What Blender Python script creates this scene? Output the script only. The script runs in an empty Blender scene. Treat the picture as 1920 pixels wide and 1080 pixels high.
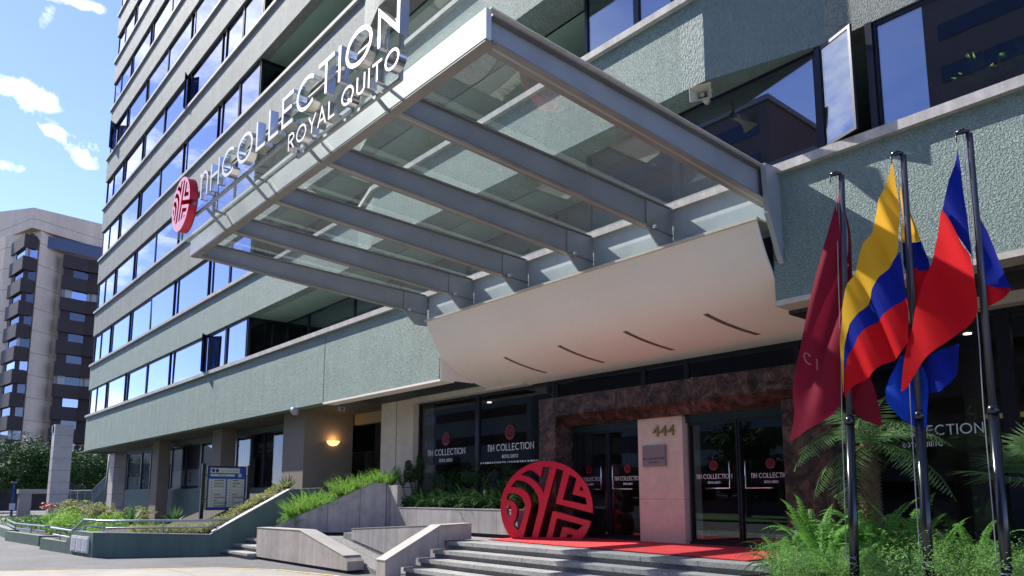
import bpy, math, random
from mathutils import Vector, Matrix
# ---------------- camera ----------------
S = bpy.context.scene
COL = S.collection
cam = bpy.data.cameras.new('camera'); camo = bpy.data.objects.new('camera', cam); COL.objects.link(camo)
TH = math.radians(8.2)
h = Vector((-0.7604, 0.6494, 0)); right = Vector((0.6494, 0.7604, 0))
fw = h*math.cos(TH)+Vector((0, 0, math.sin(TH))); up = -h*math.sin(TH)+Vector((0, 0, math.cos(TH)))
camo.matrix_world = Matrix(((right.x, up.x, -fw.x, 0), (right.y, up.y, -fw.y, 0), (right.z, up.z, -fw.z, 1.65), (0, 0, 0, 1)))
cam.sensor_width = 36; cam.lens = 36*1403/1920; cam.shift_y = (726-540)/1920
cam.clip_start = 0.1; cam.clip_end = 3000
S.camera = camo
# ---------------- world, sun, exposure ----------------
SUN = Vector((-0.722, -0.204, 0.66)).normalized()
w = bpy.data.worlds.new('World'); S.world = w; w.use_nodes = True
nt = w.node_tree; nt.nodes.clear()
def N(t, **k):
    n = nt.nodes.new(t)
    for a, b in k.items(): setattr(n, a, b)
    return n
def math_(op, a, b=None, clamp=False):
    n = N('ShaderNodeMath', operation=op, use_clamp=clamp)
    for i, v in enumerate((a, b)):
        if v is None: continue
        if isinstance(v, (int, float)): n.inputs[i].default_value = v
        else: nt.links.new(v, n.inputs[i])
    return n.outputs[0]
sky = N('ShaderNodeTexSky'); sky.sky_type = 'NISHITA'; sky.sun_disc = False
sky.sun_elevation = math.asin(SUN.z); sky.sun_rotation = math.atan2(SUN.x, SUN.y)
sky.altitude = 2800; sky.air_density = 1.0; sky.dust_density = 0.3; sky.ozone_density = 2.2
tc = N('ShaderNodeTexCoord')
nz = N('ShaderNodeTexNoise'); nz.inputs['Scale'].default_value = 26; nz.inputs['Detail'].default_value = 9; nz.inputs['Roughness'].default_value = .6; nz.inputs['Distortion'].default_value = .4
nt.links.new(tc.outputs['Generated'], nz.inputs['Vector'])
# a few separate clouds: direction, half width, half height, tilt
clouds = [((-0.9072, 0.1162, 0.4044), .052, .017, -.60, 1.0), ((-0.9154, 0.1493, 0.3739), .020, .009, -.5, .5), ((-0.8516, 0.1096, 0.5126),   .034, .006, .1, .6), ((-0.9333, 0.0769, 0.3509), .018, .007, .0, .6), ((-0.8626, 0.0981, 0.4962), .008, .018, -.3, .6)]
mask = None
for c, a, b, tilt, k in clouds:
    c = Vector(c).normalized(); t1 = c.cross(Vector((0, 0, 1))).normalized(); t2 = t1.cross(c).normalized()
    u = t1*math.cos(tilt)+t2*math.sin(tilt); v = -t1*math.sin(tilt)+t2*math.cos(tilt)
    def dot(vec, s):
        n = N('ShaderNodeVectorMath', operation='DOT_PRODUCT'); nt.links.new(tc.outputs['Generated'], n.inputs[0]); n.inputs[1].default_value = vec
        return math_('POWER', math_('ABSOLUTE', math_('DIVIDE', n.outputs['Value'], s)), 2)
    n = N('ShaderNodeVectorMath', operation='DOT_PRODUCT'); nt.links.new(tc.outputs['Generated'], n.inputs[0]); n.inputs[1].default_value = c
    front = math_('GREATER_THAN', n.outputs['Value'], .5)
    d = math_('SUBTRACT', 1.0, math_('ADD', dot(u, a), dot(v, b)))
    d = math_('MULTIPLY', math_('MAXIMUM', d, -3.0), .55)
    d = math_('ADD', d, math_('MULTIPLY', math_('SUBTRACT', nz.outputs['Fac'], .5), 3.4))
    d = math_('MULTIPLY', math_('MULTIPLY', math_('MULTIPLY', d, 1.5, True), front), k)
    mask = d if mask is None else math_('MAXIMUM', mask, d)
# broad broken cloud over the street side of the sky (seen in the glass)
n2 = N('ShaderNodeTexNoise'); n2.inputs['Scale'].default_value = 4.2; n2.inputs['Detail'].default_value = 8; n2.inputs['Roughness'].default_value = .62; n2.inputs['Distortion'].default_value = .3
mp = N('ShaderNodeMapping'); mp.inputs['Scale'].default_value = (1, 1, 2.2); mp.inputs['Location'].default_value = (3.1, 1.7, .4)
nt.links.new(tc.outputs['Generated'], mp.inputs['Vector']); nt.links.new(mp.outputs[0], n2.inputs['Vector'])
sp = N('ShaderNodeSeparateXYZ'); nt.links.new(tc.outputs['Generated'], sp.inputs[0])
street = math_('MULTIPLY', math_('SUBTRACT', -0.02, sp.outputs['Y']), 6, True)
hi = math_('MULTIPLY', math_('SUBTRACT', sp.outputs['Z'], .18), 2.2, True)
m2 = math_('MULTIPLY', math_('SUBTRACT', math_('ADD', n2.outputs['Fac'], math_('MULTIPLY', hi, .17)), .54), 7, True)
west = math_('MULTIPLY', math_('SUBTRACT', math_('MULTIPLY', sp.outputs['X'], -1.0), .50), 3.5, True)
mask = math_('MAXIMUM', mask, math_('MULTIPLY', math_('MULTIPLY', math_('MULTIPLY', m2, street), math_('MAXIMUM', west, .06)), .95))
mix = N('ShaderNodeMix', data_type='RGBA'); nt.links.new(mask, mix.inputs['Factor'])
gain = N('ShaderNodeMix', data_type='RGBA', blend_type='MULTIPLY'); gain.inputs['Factor'].default_value = 1
nt.links.new(sky.outputs[0], gain.inputs['A']); gain.inputs['B'].default_value = (.90, .83, 1.05, 1)
nt.links.new(gain.outputs['Result'], mix.inputs['A']); mix.inputs['B'].default_value = (6.6, 6.7, 7.0, 1)
bg = N('ShaderNodeBackground'); bg.inputs['Strength'].default_value = .15
out = N('ShaderNodeOutputWorld'); nt.links.new(mix.outputs['Result'], bg.inputs['Color']); nt.links.new(bg.outputs[0], out.inputs[0])
sl = bpy.data.lights.new('sun', 'SUN'); sl.energy = 4.2; sl.angle = math.radians(.5); sl.color = (1, .955, .88)
so = bpy.data.objects.new('sun', sl); COL.objects.link(so); so.rotation_mode = 'QUATERNION'; so.rotation_quaternion = SUN.to_track_quat('Z', 'Y'); so.location = (-40, -20, 50)
S.view_settings.view_transform = 'Standard'; S.view_settings.look = 'None'; S.view_settings.exposure = 1.1; S.view_settings.gamma = 1
S.cycles.max_bounces = 8; S.cycles.transparent_max_bounces = 16; S.cycles.glossy_bounces = 4; S.cycles.diffuse_bounces = 3
S.cycles.caustics_reflective = False; S.cycles.caustics_refractive = False; S.cycles.sample_clamp_indirect = 4

# ---------------- materials ----------------
MATS = {}
def M(name, col=(.5, .5, .5), rough=.6, metal=0, noise=None, bump=None, spec=.5, spots=None, joints=None, emit=None, transl=0, streak=None):
    """noise=(scale, amount); bump=(scale, distance, kind); joints=(axis, pitch, width)"""
    if name in MATS: return MATS[name]
    m = bpy.data.materials.new(name); m.use_nodes = True; t = m.node_tree; b = t.nodes['Principled BSDF']
    b.inputs['Base Color'].default_value = (*col, 1); b.inputs['Roughness'].default_value = rough; b.inputs['Metallic'].default_value = metal
    b.inputs['Specular IOR Level'].default_value = spec
    L = t.links.new; co = t.nodes.new('ShaderNodeTexCoord').outputs['Object']
    last = None
    def mult(fac_out, lo, hi, prev):
        r = t.nodes.new('ShaderNodeMapRange'); L(fac_out, r.inputs['Value']); r.inputs['From Min'].default_value = .3; r.inputs['From Max'].default_value = .7
        r.inputs['To Min'].default_value = lo; r.inputs['To Max'].default_value = hi
        x = t.nodes.new('ShaderNodeMix'); x.data_type = 'RGBA'; x.blend_type = 'MULTIPLY'; x.inputs['Factor'].default_value = 1
        if prev is None: x.inputs['A'].default_value = (*col, 1)
        else: L(prev, x.inputs['A'])
        c = t.nodes.new('ShaderNodeCombineColor'); [L(r.outputs[0], c.inputs[i]) for i in range(3)]
        L(c.outputs[0], x.inputs['B']); return x.outputs['Result']
    for sc, am in (noise or ()):
        n = t.nodes.new('ShaderNodeTexNoise'); n.inputs['Scale'].default_value = sc; n.inputs['Detail'].default_value = 5; L(co, n.inputs['Vector'])
        last = mult(n.outputs['Fac'], 1-am, 1+am, last)
    if streak:
        q = t.nodes.new('ShaderNodeMapping'); q.inputs['Scale'].default_value = (1, 1, .07); L(co, q.inputs['Vector'])
        n = t.nodes.new('ShaderNodeTexNoise'); n.inputs['Scale'].default_value = streak[0]; n.inputs['Detail'].default_value = 4; L(q.outputs[0], n.inputs['Vector'])
        last = mult(n.outputs['Fac'], 1-streak[1], 1+streak[1]*.6, last)
    if spots:
        n = t.nodes.new('ShaderNodeTexVoronoi'); n.inputs['Scale'].default_value = spots[0]; L(co, n.inputs['Vector'])
        last = mult(n.outputs['Color'], 1-spots[1], 1+spots[1], last)
    if joints:
        s = t.nodes.new('ShaderNodeSeparateXYZ'); L(co, s.inputs[0])
        for ax, pitch, wd, off in joints:
            a = t.nodes.new('ShaderNodeMath'); a.operation = 'ADD'; L(s.outputs[ax], a.inputs[0]); a.inputs[1].default_value = off+1000*pitch
            f = t.nodes.new('ShaderNodeMath'); f.operation = 'MODULO'; L(a.outputs[0], f.inputs[0]); f.inputs[1].default_value = pitch
            g = t.nodes.new('ShaderNodeMath'); g.operation = 'GREATER_THAN'; L(f.outputs[0], g.inputs[0]); g.inputs[1].default_value = wd
            last = mult(g.outputs[0], .45, 1, last)
    if last: L(last, b.inputs['Base Color'])
    if bump:
        bs = bump if isinstance(bump, list) else [bump]; pn = None
        for sc, dist, kind in bs:
            if kind == 'v': n = t.nodes.new('ShaderNodeTexVoronoi'); n.feature = 'SMOOTH_F1'; o = n.outputs['Distance']
            elif kind == 'stretch': n = t.nodes.new('ShaderNodeTexNoise'); o = n.outputs['Fac']; n.inputs['Detail'].default_value = 2
            else: n = t.nodes.new('ShaderNodeTexNoise'); n.inputs['Detail'].default_value = 3; o = n.outputs['Fac']; n.inputs['Distortion'].default_value = .6 if kind == 'w' else 0
            n.inputs['Scale'].default_value = sc
            if kind == 'stretch':
                q = t.nodes.new('ShaderNodeMapping'); q.inputs['Scale'].default_value = (1, 1, .25); L(co, q.inputs['Vector']); L(q.outputs[0], n.inputs['Vector'])
            else: L(co, n.inputs['Vector'])
            u = t.nodes.new('ShaderNodeBump'); u.inputs['Distance'].default_value = dist; u.inputs['Strength'].default_value = 1; L(o, u.inputs['Height'])
            if pn: L(pn, u.inputs['Normal'])
            pn = u.outputs[0]
        L(pn, b.inputs['Normal'])
    if emit: b.inputs['Emission Color'].default_value = (*emit[0], 1); b.inputs['Emission Strength'].default_value = emit[1]
    if transl:
        tr = t.nodes.new('ShaderNodeBsdfTranslucent'); tr.inputs['Color'].default_value = (*[min(1, c*1.3) for c in col], 1)
        if last: L(last, tr.inputs['Color'])
        mx = t.nodes.new('ShaderNodeMixShader'); mx.inputs[0].default_value = transl; L(b.outputs[0], mx.inputs[1]); L(tr.outputs[0], mx.inputs[2])
        L(mx.outputs[0], t.nodes['Material Output'].inputs['Surface'])
    MATS[name] = m; return m
def glassmat(name, trans, refl, fac_min, fac_gain, rough=.0, film=(0, 0, 0), film_f=0., wav=None):
    m = bpy.data.materials.new(name); m.use_nodes = True; t = m.node_tree; L = t.links.new
    t.nodes.remove(t.nodes['Principled BSDF'])
    tr = t.nodes.new('ShaderNodeBsdfTransparent'); tr.inputs[0].default_value = (*trans, 1)
    gl = t.nodes.new('ShaderNodeBsdfGlossy'); gl.inputs['Color'].default_value = (*refl, 1); gl.inputs['Roughness'].default_value = rough
    df = t.nodes.new('ShaderNodeBsdfDiffuse'); df.inputs[0].default_value = (*film, 1)
    fr = t.nodes.new('ShaderNodeLayerWeight'); fr.inputs['Blend'].default_value = .5
    po = t.nodes.new('ShaderNodeMath'); po.operation = 'POWER'; L(fr.outputs['Facing'], po.inputs[0]); po.inputs[1].default_value = 4.5
    ma = t.nodes.new('ShaderNodeMath'); ma.operation = 'MULTIPLY_ADD'; ma.use_clamp = True; L(po.outputs[0], ma.inputs[0]); ma.inputs[1].default_value = fac_gain; ma.inputs[2].default_value = fac_min
    if wav:
        n = t.nodes.new('ShaderNodeTexNoise'); n.inputs['Scale'].default_value = wav[0]; n.inputs['Detail'].default_value = 1
        L(t.nodes.new('ShaderNodeTexCoord').outputs['Object'], n.inputs['Vector'])
        u = t.nodes.new('ShaderNodeBump'); u.inputs['Distance'].default_value = wav[1]; L(n.outputs['Fac'], u.inputs['Height']); L(u.outputs[0], gl.inputs['Normal'])
    m0 = t.nodes.new('ShaderNodeMixShader'); m0.inputs[0].default_value = film_f; L(tr.outputs[0], m0.inputs[1]); L(df.outputs[0], m0.inputs[2])
    m1 = t.nodes.new('ShaderNodeMixShader'); L(ma.outputs[0], m1.inputs[0]); L(m0.outputs[0], m1.inputs[1]); L(gl.outputs[0], m1.inputs[2])
    L(m1.outputs[0], t.nodes['Material Output'].inputs['Surface']); MATS[name] = m; return m

M('stucco', (.27, .365, .335), .72, streak=(3.2, .10), noise=[(1.1, .06), (9, .05)], spots=(42, .2), bump=[(60, .05, 'n'), (34, .03, 'n')])
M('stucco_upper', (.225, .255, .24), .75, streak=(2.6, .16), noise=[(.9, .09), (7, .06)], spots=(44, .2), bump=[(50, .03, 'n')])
M('stucco_worm', (.29, .40, .37), .68, streak=(3.0, .07), noise=[(1.3, .05), (10, .05)], bump=[(38, .085, 'w'), (95, .012, 'n')])
M('stucco_drip', (.24, .32, .31), .65, noise=[(1.3, .05), (10, .05)], bump=[(52, .085, 'stretch'), (95, .012, 'n')])
M('soffit_green', (.26, .39, .33), .8, noise=[(2, .06), (40, .05)])
M('coping', (.46, .44, .42), .7, noise=[(3, .18), (30, .12)], streak=(9, .2))
M('frame_dark', (.012, .015, .025), .35, metal=.3)
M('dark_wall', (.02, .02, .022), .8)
M('panel_paint', (.42, .48, .52), .55, noise=[(2.2, .07), (12, .04)])
M('cream', (.86, .79, .71), .6, noise=[(.6, .04), (18, .02)])
M('cream_trim', (.56, .52, .45), .6, noise=[(8, .1)])
M('slot_dark', (.12, .09, .08), .8)
M('steel_beam', (.32, .345, .36), .45, metal=.12, noise=[(1.4, .12)], spec=.6)
M('steel_fascia', (.56, .57, .58), .5, metal=.1, noise=[(1.6, .14), (9, .05)])
M('steel_flange', (.25, .235, .22), .5, metal=.3, noise=[(1.2, .2)])
M('chrome', (.80, .79, .78), .16, metal=1)
M('chrome_face', (.62, .62, .62), .45, metal=.25)
M('rail_metal', (.30, .36, .37), .35, metal=.5)
M('logo_red', (.62, .012, .045), .25, noise=[(3, .06)], spec=.5)
M('logo_pink', (.85, .36, .46), .4)
M('stone_beige', (.68, .55, .44), .35, noise=[(1.3, .09), (7, .07)], bump=(18, .001, 'n'), spec=.4, joints=[(2, 1.62, .008, .05)])
M('stone_beige_left', (.66, .55, .44), .55, noise=[(1.3, .09), (7, .07)])
M('concrete_cast', (.34, .32, .315), .75, streak=(5, .22), noise=[(.9, .16), (5, .10), (60, .08)], bump=(90, .002, 'n'), joints=[(0, .62, .012, .2)])
M('concrete_warm', (.42, .37, .34), .75, streak=(5, .16), noise=[(.9, .14), (5, .08), (60, .07)], bump=(90, .002, 'n'), joints=[(0, .8, .01, .2), (1, .8, .01, .2)])
M('concrete_cap', (.36, .345, .325), .75, noise=[(2, .1), (30, .07)])
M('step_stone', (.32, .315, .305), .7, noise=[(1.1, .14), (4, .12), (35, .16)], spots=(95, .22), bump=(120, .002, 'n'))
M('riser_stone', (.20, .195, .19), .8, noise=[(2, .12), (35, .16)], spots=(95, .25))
M('paving', (.22, .215, .21), .8, noise=[(.8, .1), (30, .12)], spots=(60, .35), joints=[(0, 1.05, .02, 0), (1, .62, .02, 0)])
M('asphalt', (.105, .107, .113), .85, noise=[(.35, .2), (1.7, .16), (8, .08), (60, .25)], spots=(70, .3), bump=(110, .004, 'n'))
M('drive_pale', (.30, .285, .255), .8, noise=[(.5, .16), (3, .12), (70, .1)], joints=[(0, 3.1, .025, .4), (1, 3.1, .025, .9)])
M('paint_yellow', (.62, .45, .16), .7, noise=[(9, .25)])
M('green_paint', (.105, .165, .145), .7, streak=(4, .16), noise=[(1, .1), (25, .1)], bump=(60, .008, 'n'))
M('green_flat', (.09, .15, .135), .65, noise=[(1, .08)])
M('column_taupe', (.22, .185, .145), .75, noise=[(1, .06)])
M('tile_white', (.50, .465, .45), .35, noise=[(2, .08)], joints=[(2, .85, .025, 0)])
M('carpet_red', (.66, .035, .04), .95, noise=[(1.2, .12), (5, .08), (120, .2)], bump=(200, .004, 'n'))
M('brass', (.50, .33, .10), .3, metal=.9)
M('plaque', (.26, .21, .22), .4, metal=.5)
M('black_metal', (.012, .014, .02), .22, metal=.2, spec=.7)
M('pole_upper', (.05, .055, .075), .36, metal=.2, spec=.6)
M('rope', (.32, .32, .34), .7)
M('white_paint', (.72, .73, .74), .5)
M('decal_white', (.80, .80, .82), .5)
M('ink', (.03, .03, .04), .6)
M('sign_blue', (.01, .07, .33), .4, noise=[(6, .1)])
M('sign_cream', (.60, .60, .48), .5)
M('horn', (.50, .46, .36), .5)
M('cctv', (.34, .34, .33), .5)
M('lens', (.01, .01, .012), .1)
M('bark', (.09, .065, .045), .9, noise=[(6, .3)], bump=(20, .02, 'n'))
M('palm_bark', (.20, .14, .08), .9, noise=[(9, .35)])
M('soil', (.035, .025, .018), .95, noise=[(6, .3)])
M('hill', (.075, .11, .12), .95, noise=[(.02, .25), (.1, .2)])  # dull blue put into the green stands for distance haze
M('grass', (.06, .14, .03), .9, noise=[(2, .3)])
M('tower_cream', (.80, .62, .43), .8, streak=(.6, .12), noise=[(.15, .07), (2, .05)], joints=[(2, 2.9, .08, .6)])
M('tower_brown', (.050, .032, .026), .7, noise=[(.3, .12)])
M('opp_wall', (.17, .12, .105), .8, noise=[(.3, .1)])
M('opp_pale', (.30, .29, .28), .8, noise=[(.3, .1)])
M('lampglass', (.8, .5, .2), .5, emit=((1, .55, .18), 1.3))
M('lightstrip', (.9, .9, .9), .5, emit=((1, 1, .95), 1.6))
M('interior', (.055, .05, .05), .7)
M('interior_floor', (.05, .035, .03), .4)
M('curtain', (.5, .5, .46), .9, joints=[(0, .22, .06, 0)])
M('poster_navy', (.008, .010, .045), .4)
M('poster_white', (.8, .88, .92), .4)
M('poster_grey', (.22, .28, .28), .4)
M('sofa_red', (.25, .015, .02), .8)
for nm, c, tr in (('leaf_fern_shaded', (.035, .095, .028), .2), ('leaf_bright', (.30, .52, .08), .4), ('leaf_light', (.17, .38, .07), .4), ('leaf_dark', (.035, .075, .028), .2), ('leaf_palm', (.14, .24, .09), .3),
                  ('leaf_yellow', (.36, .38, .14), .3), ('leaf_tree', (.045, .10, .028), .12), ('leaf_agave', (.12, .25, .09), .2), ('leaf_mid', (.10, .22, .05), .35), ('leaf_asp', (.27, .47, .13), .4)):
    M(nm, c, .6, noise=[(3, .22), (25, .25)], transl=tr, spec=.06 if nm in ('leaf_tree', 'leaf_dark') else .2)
def flagmat(n, c): return M(n, c, .75, noise=[(2, .05)], transl=.3, spec=.15)
flagmat('cloth_maroon', (.25, .012, .035)); flagmat('cloth_yellow', (.85, .47, .03)); flagmat('cloth_blue', (.006, .02, .30)); flagmat('cloth_red', (.66, .008, .015)); flagmat('cloth_blue2', (.01, .06, .55))
M('flag_letter', (.27, .09, .12), .7)
# facade glazing: mirror-like solar glass over a dark room
glassmat('glass_tower', (.22, .25, .28), (.66, .70, .93), .50, .9)
glassmat('glass_bay', (.55, .58, .60), (.80, .88, 1.0), .26, 1.0)
glassmat('glass_shop', (.70, .72, .74), (.8, .85, .9), .035, .45)
glassmat('glass_lobby', (.62, .65, .66), (.8, .86, .9), .055, .6)
glassmat('glass_dim', (.05, .04, .04), (.7, .75, .85), .12, .7)
glassmat('glass_canopy', (.84, .93, .92), (.95, 1, 1), .12, .8, film=(.76, .88, .87), film_f=.19, wav=(.5, .05))
glassmat('glass_rail', (.45, .55, .58), (.9, .95, 1), .05, 1.2, film=(.3, .4, .45), film_f=.2)

# ---------------- mesh helpers ----------------
class MB:
    def __init__(s): s.v = []; s.f = []; s.m = []
    def quad(s, *p, m=0):
        i = len(s.v); s.v += [tuple(q) for q in p]; s.f.append(tuple(range(i, i+len(p)))); s.m.append(m); return s
    def box(s, x0, x1, y0, y1, z0, z1, m=0):
        if x0 > x1: x0, x1 = x1, x0
        if y0 > y1: y0, y1 = y1, y0
        if z0 > z1: z0, z1 = z1, z0
        return s.prism([(x0, y0), (x1, y0), (x1, y1), (x0, y1)], z0, z1, m=m)
    def prism(s, poly, a, b, axis='z', m=0):
        """poly in the two other axes (x,y) / (y,z) for axis x / (x,z) for axis y"""
        ar = sum(poly[i][0]*poly[(i+1) % len(poly)][1]-poly[(i+1) % len(poly)][0]*poly[i][1] for i in range(len(poly)))
        if (ar < 0) != (axis == 'y'): poly = poly[::-1]
        def P(p, t): return {'z': (p[0], p[1], t), 'x': (t, p[0], p[1]), 'y': (p[0], t, p[1])}[axis]
        i = len(s.v); n = len(poly)
        s.v += [P(p, a) for p in poly]+[P(p, b) for p in poly]
        s.f.append(tuple(i+k for k in range(n))[::-1]); s.f.append(tuple(i+n+k for k in range(n)))
        for k in range(n):
            q = (k+1) % n; s.f.append((i+k, i+q, i+n+q, i+n+k))
        s.m += [m]*(n+2); return s
    def hexa(s, a, b, m=0):
        """a, b: two quads (4 points each), joined"""
        i = len(s.v); s.v += [tuple(p) for p in a]+[tuple(p) for p in b]
        for f in ((3, 2, 1, 0), (4, 5, 6, 7), (0, 1, 5, 4), (1, 2, 6, 5), (2, 3, 7, 6), (3, 0, 4, 7)): s.f.append(tuple(i+k for k in f)); s.m.append(m)
        return s
    def beam(s, p, q, w, hh, m=0):
        p = Vector(p); q = Vector(q); d = (q-p).normalized(); r = d.cross(Vector((0, 0, 1)))
        r = (Vector((1, 0, 0)) if r.length < 1e-3 else r.normalized())*w/2; u = r.cross(d).normalized()*hh/2
        return s.hexa([p-r-u, p+r-u, p+r+u, p-r+u], [q-r-u, q+r-u, q+r+u, q-r+u], m)
    def tube(s, pts, r, n=8, m=0, cap=True):
        pts = [Vector(p) for p in pts]; i0 = len(s.v); rr = r if isinstance(r, (list, tuple)) else [r]*len(pts); prev = None
        for k, p in enumerate(pts):
            d = (pts[min(k+1, len(pts)-1)]-pts[max(k-1, 0)]).normalized()
            a = d.cross(Vector((0, 0, 1))); a = Vector((1, 0, 0)) if a.length < 1e-3 else a.normalized()
            if prev is not None:
                a2 = prev-d*prev.dot(d); a = a2.normalized() if a2.length > 1e-3 else a
            prev = a; b = d.cross(a)
            for j in range(n):
                t = 2*math.pi*j/n; s.v.append(tuple(p+(a*math.cos(t)+b*math.sin(t))*rr[k]))
        for k in range(len(pts)-1):
            for j in range(n):
                q = (j+1) % n; s.f.append((i0+k*n+j, i0+k*n+q, i0+(k+1)*n+q, i0+(k+1)*n+j)); s.m.append(m)
        if cap:
            s.f.append(tuple(i0+j for j in range(n))[::-1]); s.f.append(tuple(i0+(len(pts)-1)*n+j for j in range(n))); s.m += [m, m]
        return s
    def build(s, name, mats, parent=None, smooth=False, loc=None):
        me = bpy.data.meshes.new(name); me.from_pydata([tuple(v) for v in s.v], [], s.f)
        for q in (mats if isinstance(mats, (list, tuple)) else [mats]): me.materials.append(MATS[q] if isinstance(q, str) else q)
        if len(me.materials) > 1: me.polygons.foreach_set('material_index', s.m)
        if smooth: me.polygons.foreach_set('use_smooth', [True]*len(me.polygons))
        me.update(); o = bpy.data.objects.new(name, me); COL.objects.link(o)
        if parent: o.parent = parent
        if loc: o.location = loc
        return o
def tag(o, label, cat, group=None):
    o['label'] = label; o['category'] = cat
    if group: o['group'] = group
    return o
def struct(o, kind='structure'): o['kind'] = kind; return o
def thing(name, label, cat, loc=(0, 0, 0), group=None, rz=0):
    o = bpy.data.objects.new(name, None); COL.objects.link(o); o.location = loc; o.rotation_euler = (0, 0, rz); o.empty_display_size = .2
    return tag(o, label, cat, group)
def at(o, parent):
    """keep world coordinates while parenting to a moved root"""
    o.parent = parent; o.matrix_parent_inverse = Matrix.Translation(-parent.location); return o
def text_mesh(txt, size, name='lettering', mat='decal_white', extrude=.002, parent=None, sx=1):
    c = bpy.data.curves.new(name, 'FONT'); c.body = txt; c.size = size; c.extrude = extrude; c.align_x = 'CENTER'; c.align_y = 'CENTER'; c.space_character = 1.05
    t = bpy.data.objects.new('tmp', c); COL.objects.link(t); bpy.context.view_layer.update()
    me = bpy.data.meshes.new_from_object(t.evaluated_get(bpy.context.evaluated_depsgraph_get())); bpy.data.objects.remove(t)
    me.materials.clear(); me.materials.append(MATS[mat]); me.transform(Matrix.Diagonal((sx, 1, 1, 1)))
    o = bpy.data.objects.new(name, me); COL.objects.link(o)
    if parent: o.parent = parent
    return o
def stand(o, x, y, z, rz=0):          # upright lettering facing -Y
    o.matrix_world = Matrix.Translation((x, y, z)) @ Matrix.Rotation(rz, 4, 'Z') @ Matrix.Rotation(math.pi/2, 4, 'X'); return o
def copy_tree(o, loc=None, parent=None, rz=None, sc=None):
    c = o.copy(); COL.objects.link(c)
    if parent: c.parent = parent
    for ch in o.children: copy_tree(ch, None, c)
    if loc is not None: c.location = loc
    if rz is not None: c.rotation_euler = (0, 0, rz)
    if sc is not None: c.scale = (sc, sc, sc)
    return c
# ================= GROUND =================
def sheet(name, pts, z, mat, th=None):
    b = MB(); b.quad(*[(x, y, z) for x, y in pts]); return struct(b.build(name, mat))
sheet('ground', [(-900, -900), (900, -900), (900, 900), (-900, 900)], 0, 'asphalt')
sheet('driveway', [(-19.9, 2.3), (-18.8, 4.2), (-17.7, 6.15), (-16.3, 7.05), (-14.4, 7.42), (-12.5, 7.4), (-5, 7.25), (8, 7.1), (8, -7), (-30, -7), (-21.6, -3)], .004, 'drive_pale')
b = MB(); edge = [(-21.6, -3), (-19.9, 2.36), (-18.8, 4.24), (-17.72, 6.2), (-16.3, 7.12), (-14.4, 7.5), (-12.5, 7.47)]
for (ax, ay), (bx, by) in zip(edge, edge[1:]):
    d = Vector((bx-ax, by-ay, 0)).normalized(); n = Vector((-d.y, d.x, 0))*.05
    b.quad((ax-n.x, ay-n.y, .009), (bx-n.x, by-n.y, .009), (bx+n.x, by+n.y, .009), (ax+n.x, ay+n.y, .009))
struct(b.build('painted_line', 'paint_yellow'))
# terrace, ramp, entrance steps
TX0, TX1 = -12.6, -5.35
b = MB(); b.box(TX0, TX1, 8.86, 12.0, 0, .74); b.box(-16.95, TX0, 9.02, 12.0, 0, .735)
b.prism([(-16.95, 0), (-16.95, .62), (-13.7, .02), (-13.7, 0)], 8.25, 9.0, 'y')
b.prism([(-19.0, 8.3), (-16.96, 8.3), (-16.96, 10.35), (-17.5, 10.2), (-19.0, 8.6)], 0, .62)
struct(b.build('terrace', 'paving'))
b = MB(); r = random.Random(3)
for k in range(5):
    zt = .75-.15*k; y = 8.8-.33*k
    b.box(-12.29, TX1, y+.05, 8.86 if k else 9.1, zt-.15 if k < 4 else 0, zt-.072, m=1)
    x = -12.29-r.random()*.8
    while x < TX1:
        x2 = x+1.02; b.box(max(x, -12.29)+.007, min(x2, TX1)-.007, y, y+.42, zt-.07, zt); x = x2
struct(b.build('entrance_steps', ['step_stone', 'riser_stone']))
b = MB(); b.box(TX1+.002, TX1+.30, 7.6, 8.8, 0, .62); b.box(TX1+.002, TX1+.30, 8.8, 11.3, 0, .75)
tag(b.build('planter_kerb', 'step_stone'), 'pale stone kerb between the steps and the flagpole planting', 'kerb')
# red carpet
b = MB(); b.prism([(-12.15, 9.72), (-5.9, 9.26), (-5.9, 11.62), (-12.15, 11.62)], .752, .762)
tag(b.build('carpet', 'carpet_red'), 'long red carpet laid over the terrace in front of the glass doors', 'carpet')
# left steps
b = MB()
for k in range(9):
    zt = .15+.15*k; y = 7.62+.34*k
    b.box(-21.38, -19.46 if k < 2 else -19.3, y+.04, 11.5, max(zt-.16, 0), zt-.062, m=1); b.box(-21.38, -19.46 if k < 2 else -19.3, y, y+.42, zt-.06, zt)
b.box(-24.3, -19.5, 10.5, 14.5, 0, 1.36, m=1)
struct(b.build('side_steps', ['step_stone', 'riser_stone']))
# stair side wall beside the entrance steps
b = MB(); prof = [(7.42, .06), (7.42, .44), (8.66, 1.05), (9.42, 1.07), (9.42, .76), (8.75, .76), (8.75, .61), (8.42, .61), (8.42, .46), (8.09, .46), (8.09, .31), (7.76, .31), (7.76, .12), (7.6, .06)]
b.prism(prof, -12.62, -12.3, 'x'); w1 = b.build('parapet', 'concrete_warm')
b = MB(); b.prism([(7.41, .441), (8.655, 1.053), (9.43, 1.073), (9.43, 1.085), (8.65, 1.067), (7.41, .455)], -12.63, -12.29, 'x'); c = b.build('coping', 'concrete_cap', w1)
tag(w1, 'warm concrete side wall with sloping top at the left end of the entrance steps', 'wall')
b = MB(); b.prism([(-16.5, .60), (-16.5, .84), (-12.63, 1.05), (-12.63, .10), (-14.3, .24)], 9.0, 9.25, 'y'); w2 = b.build('parapet', 'concrete_cast')
b = MB(); b.prism([(-16.51, .841), (-12.631, 1.051), (-12.631, 1.065), (-16.51, .855)], 8.99, 9.26, 'y'); b.build('coping', 'concrete_cap', w2)
tag(w2, 'pale concrete wedge wall between the ramp and the entrance steps', 'wall')
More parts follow.
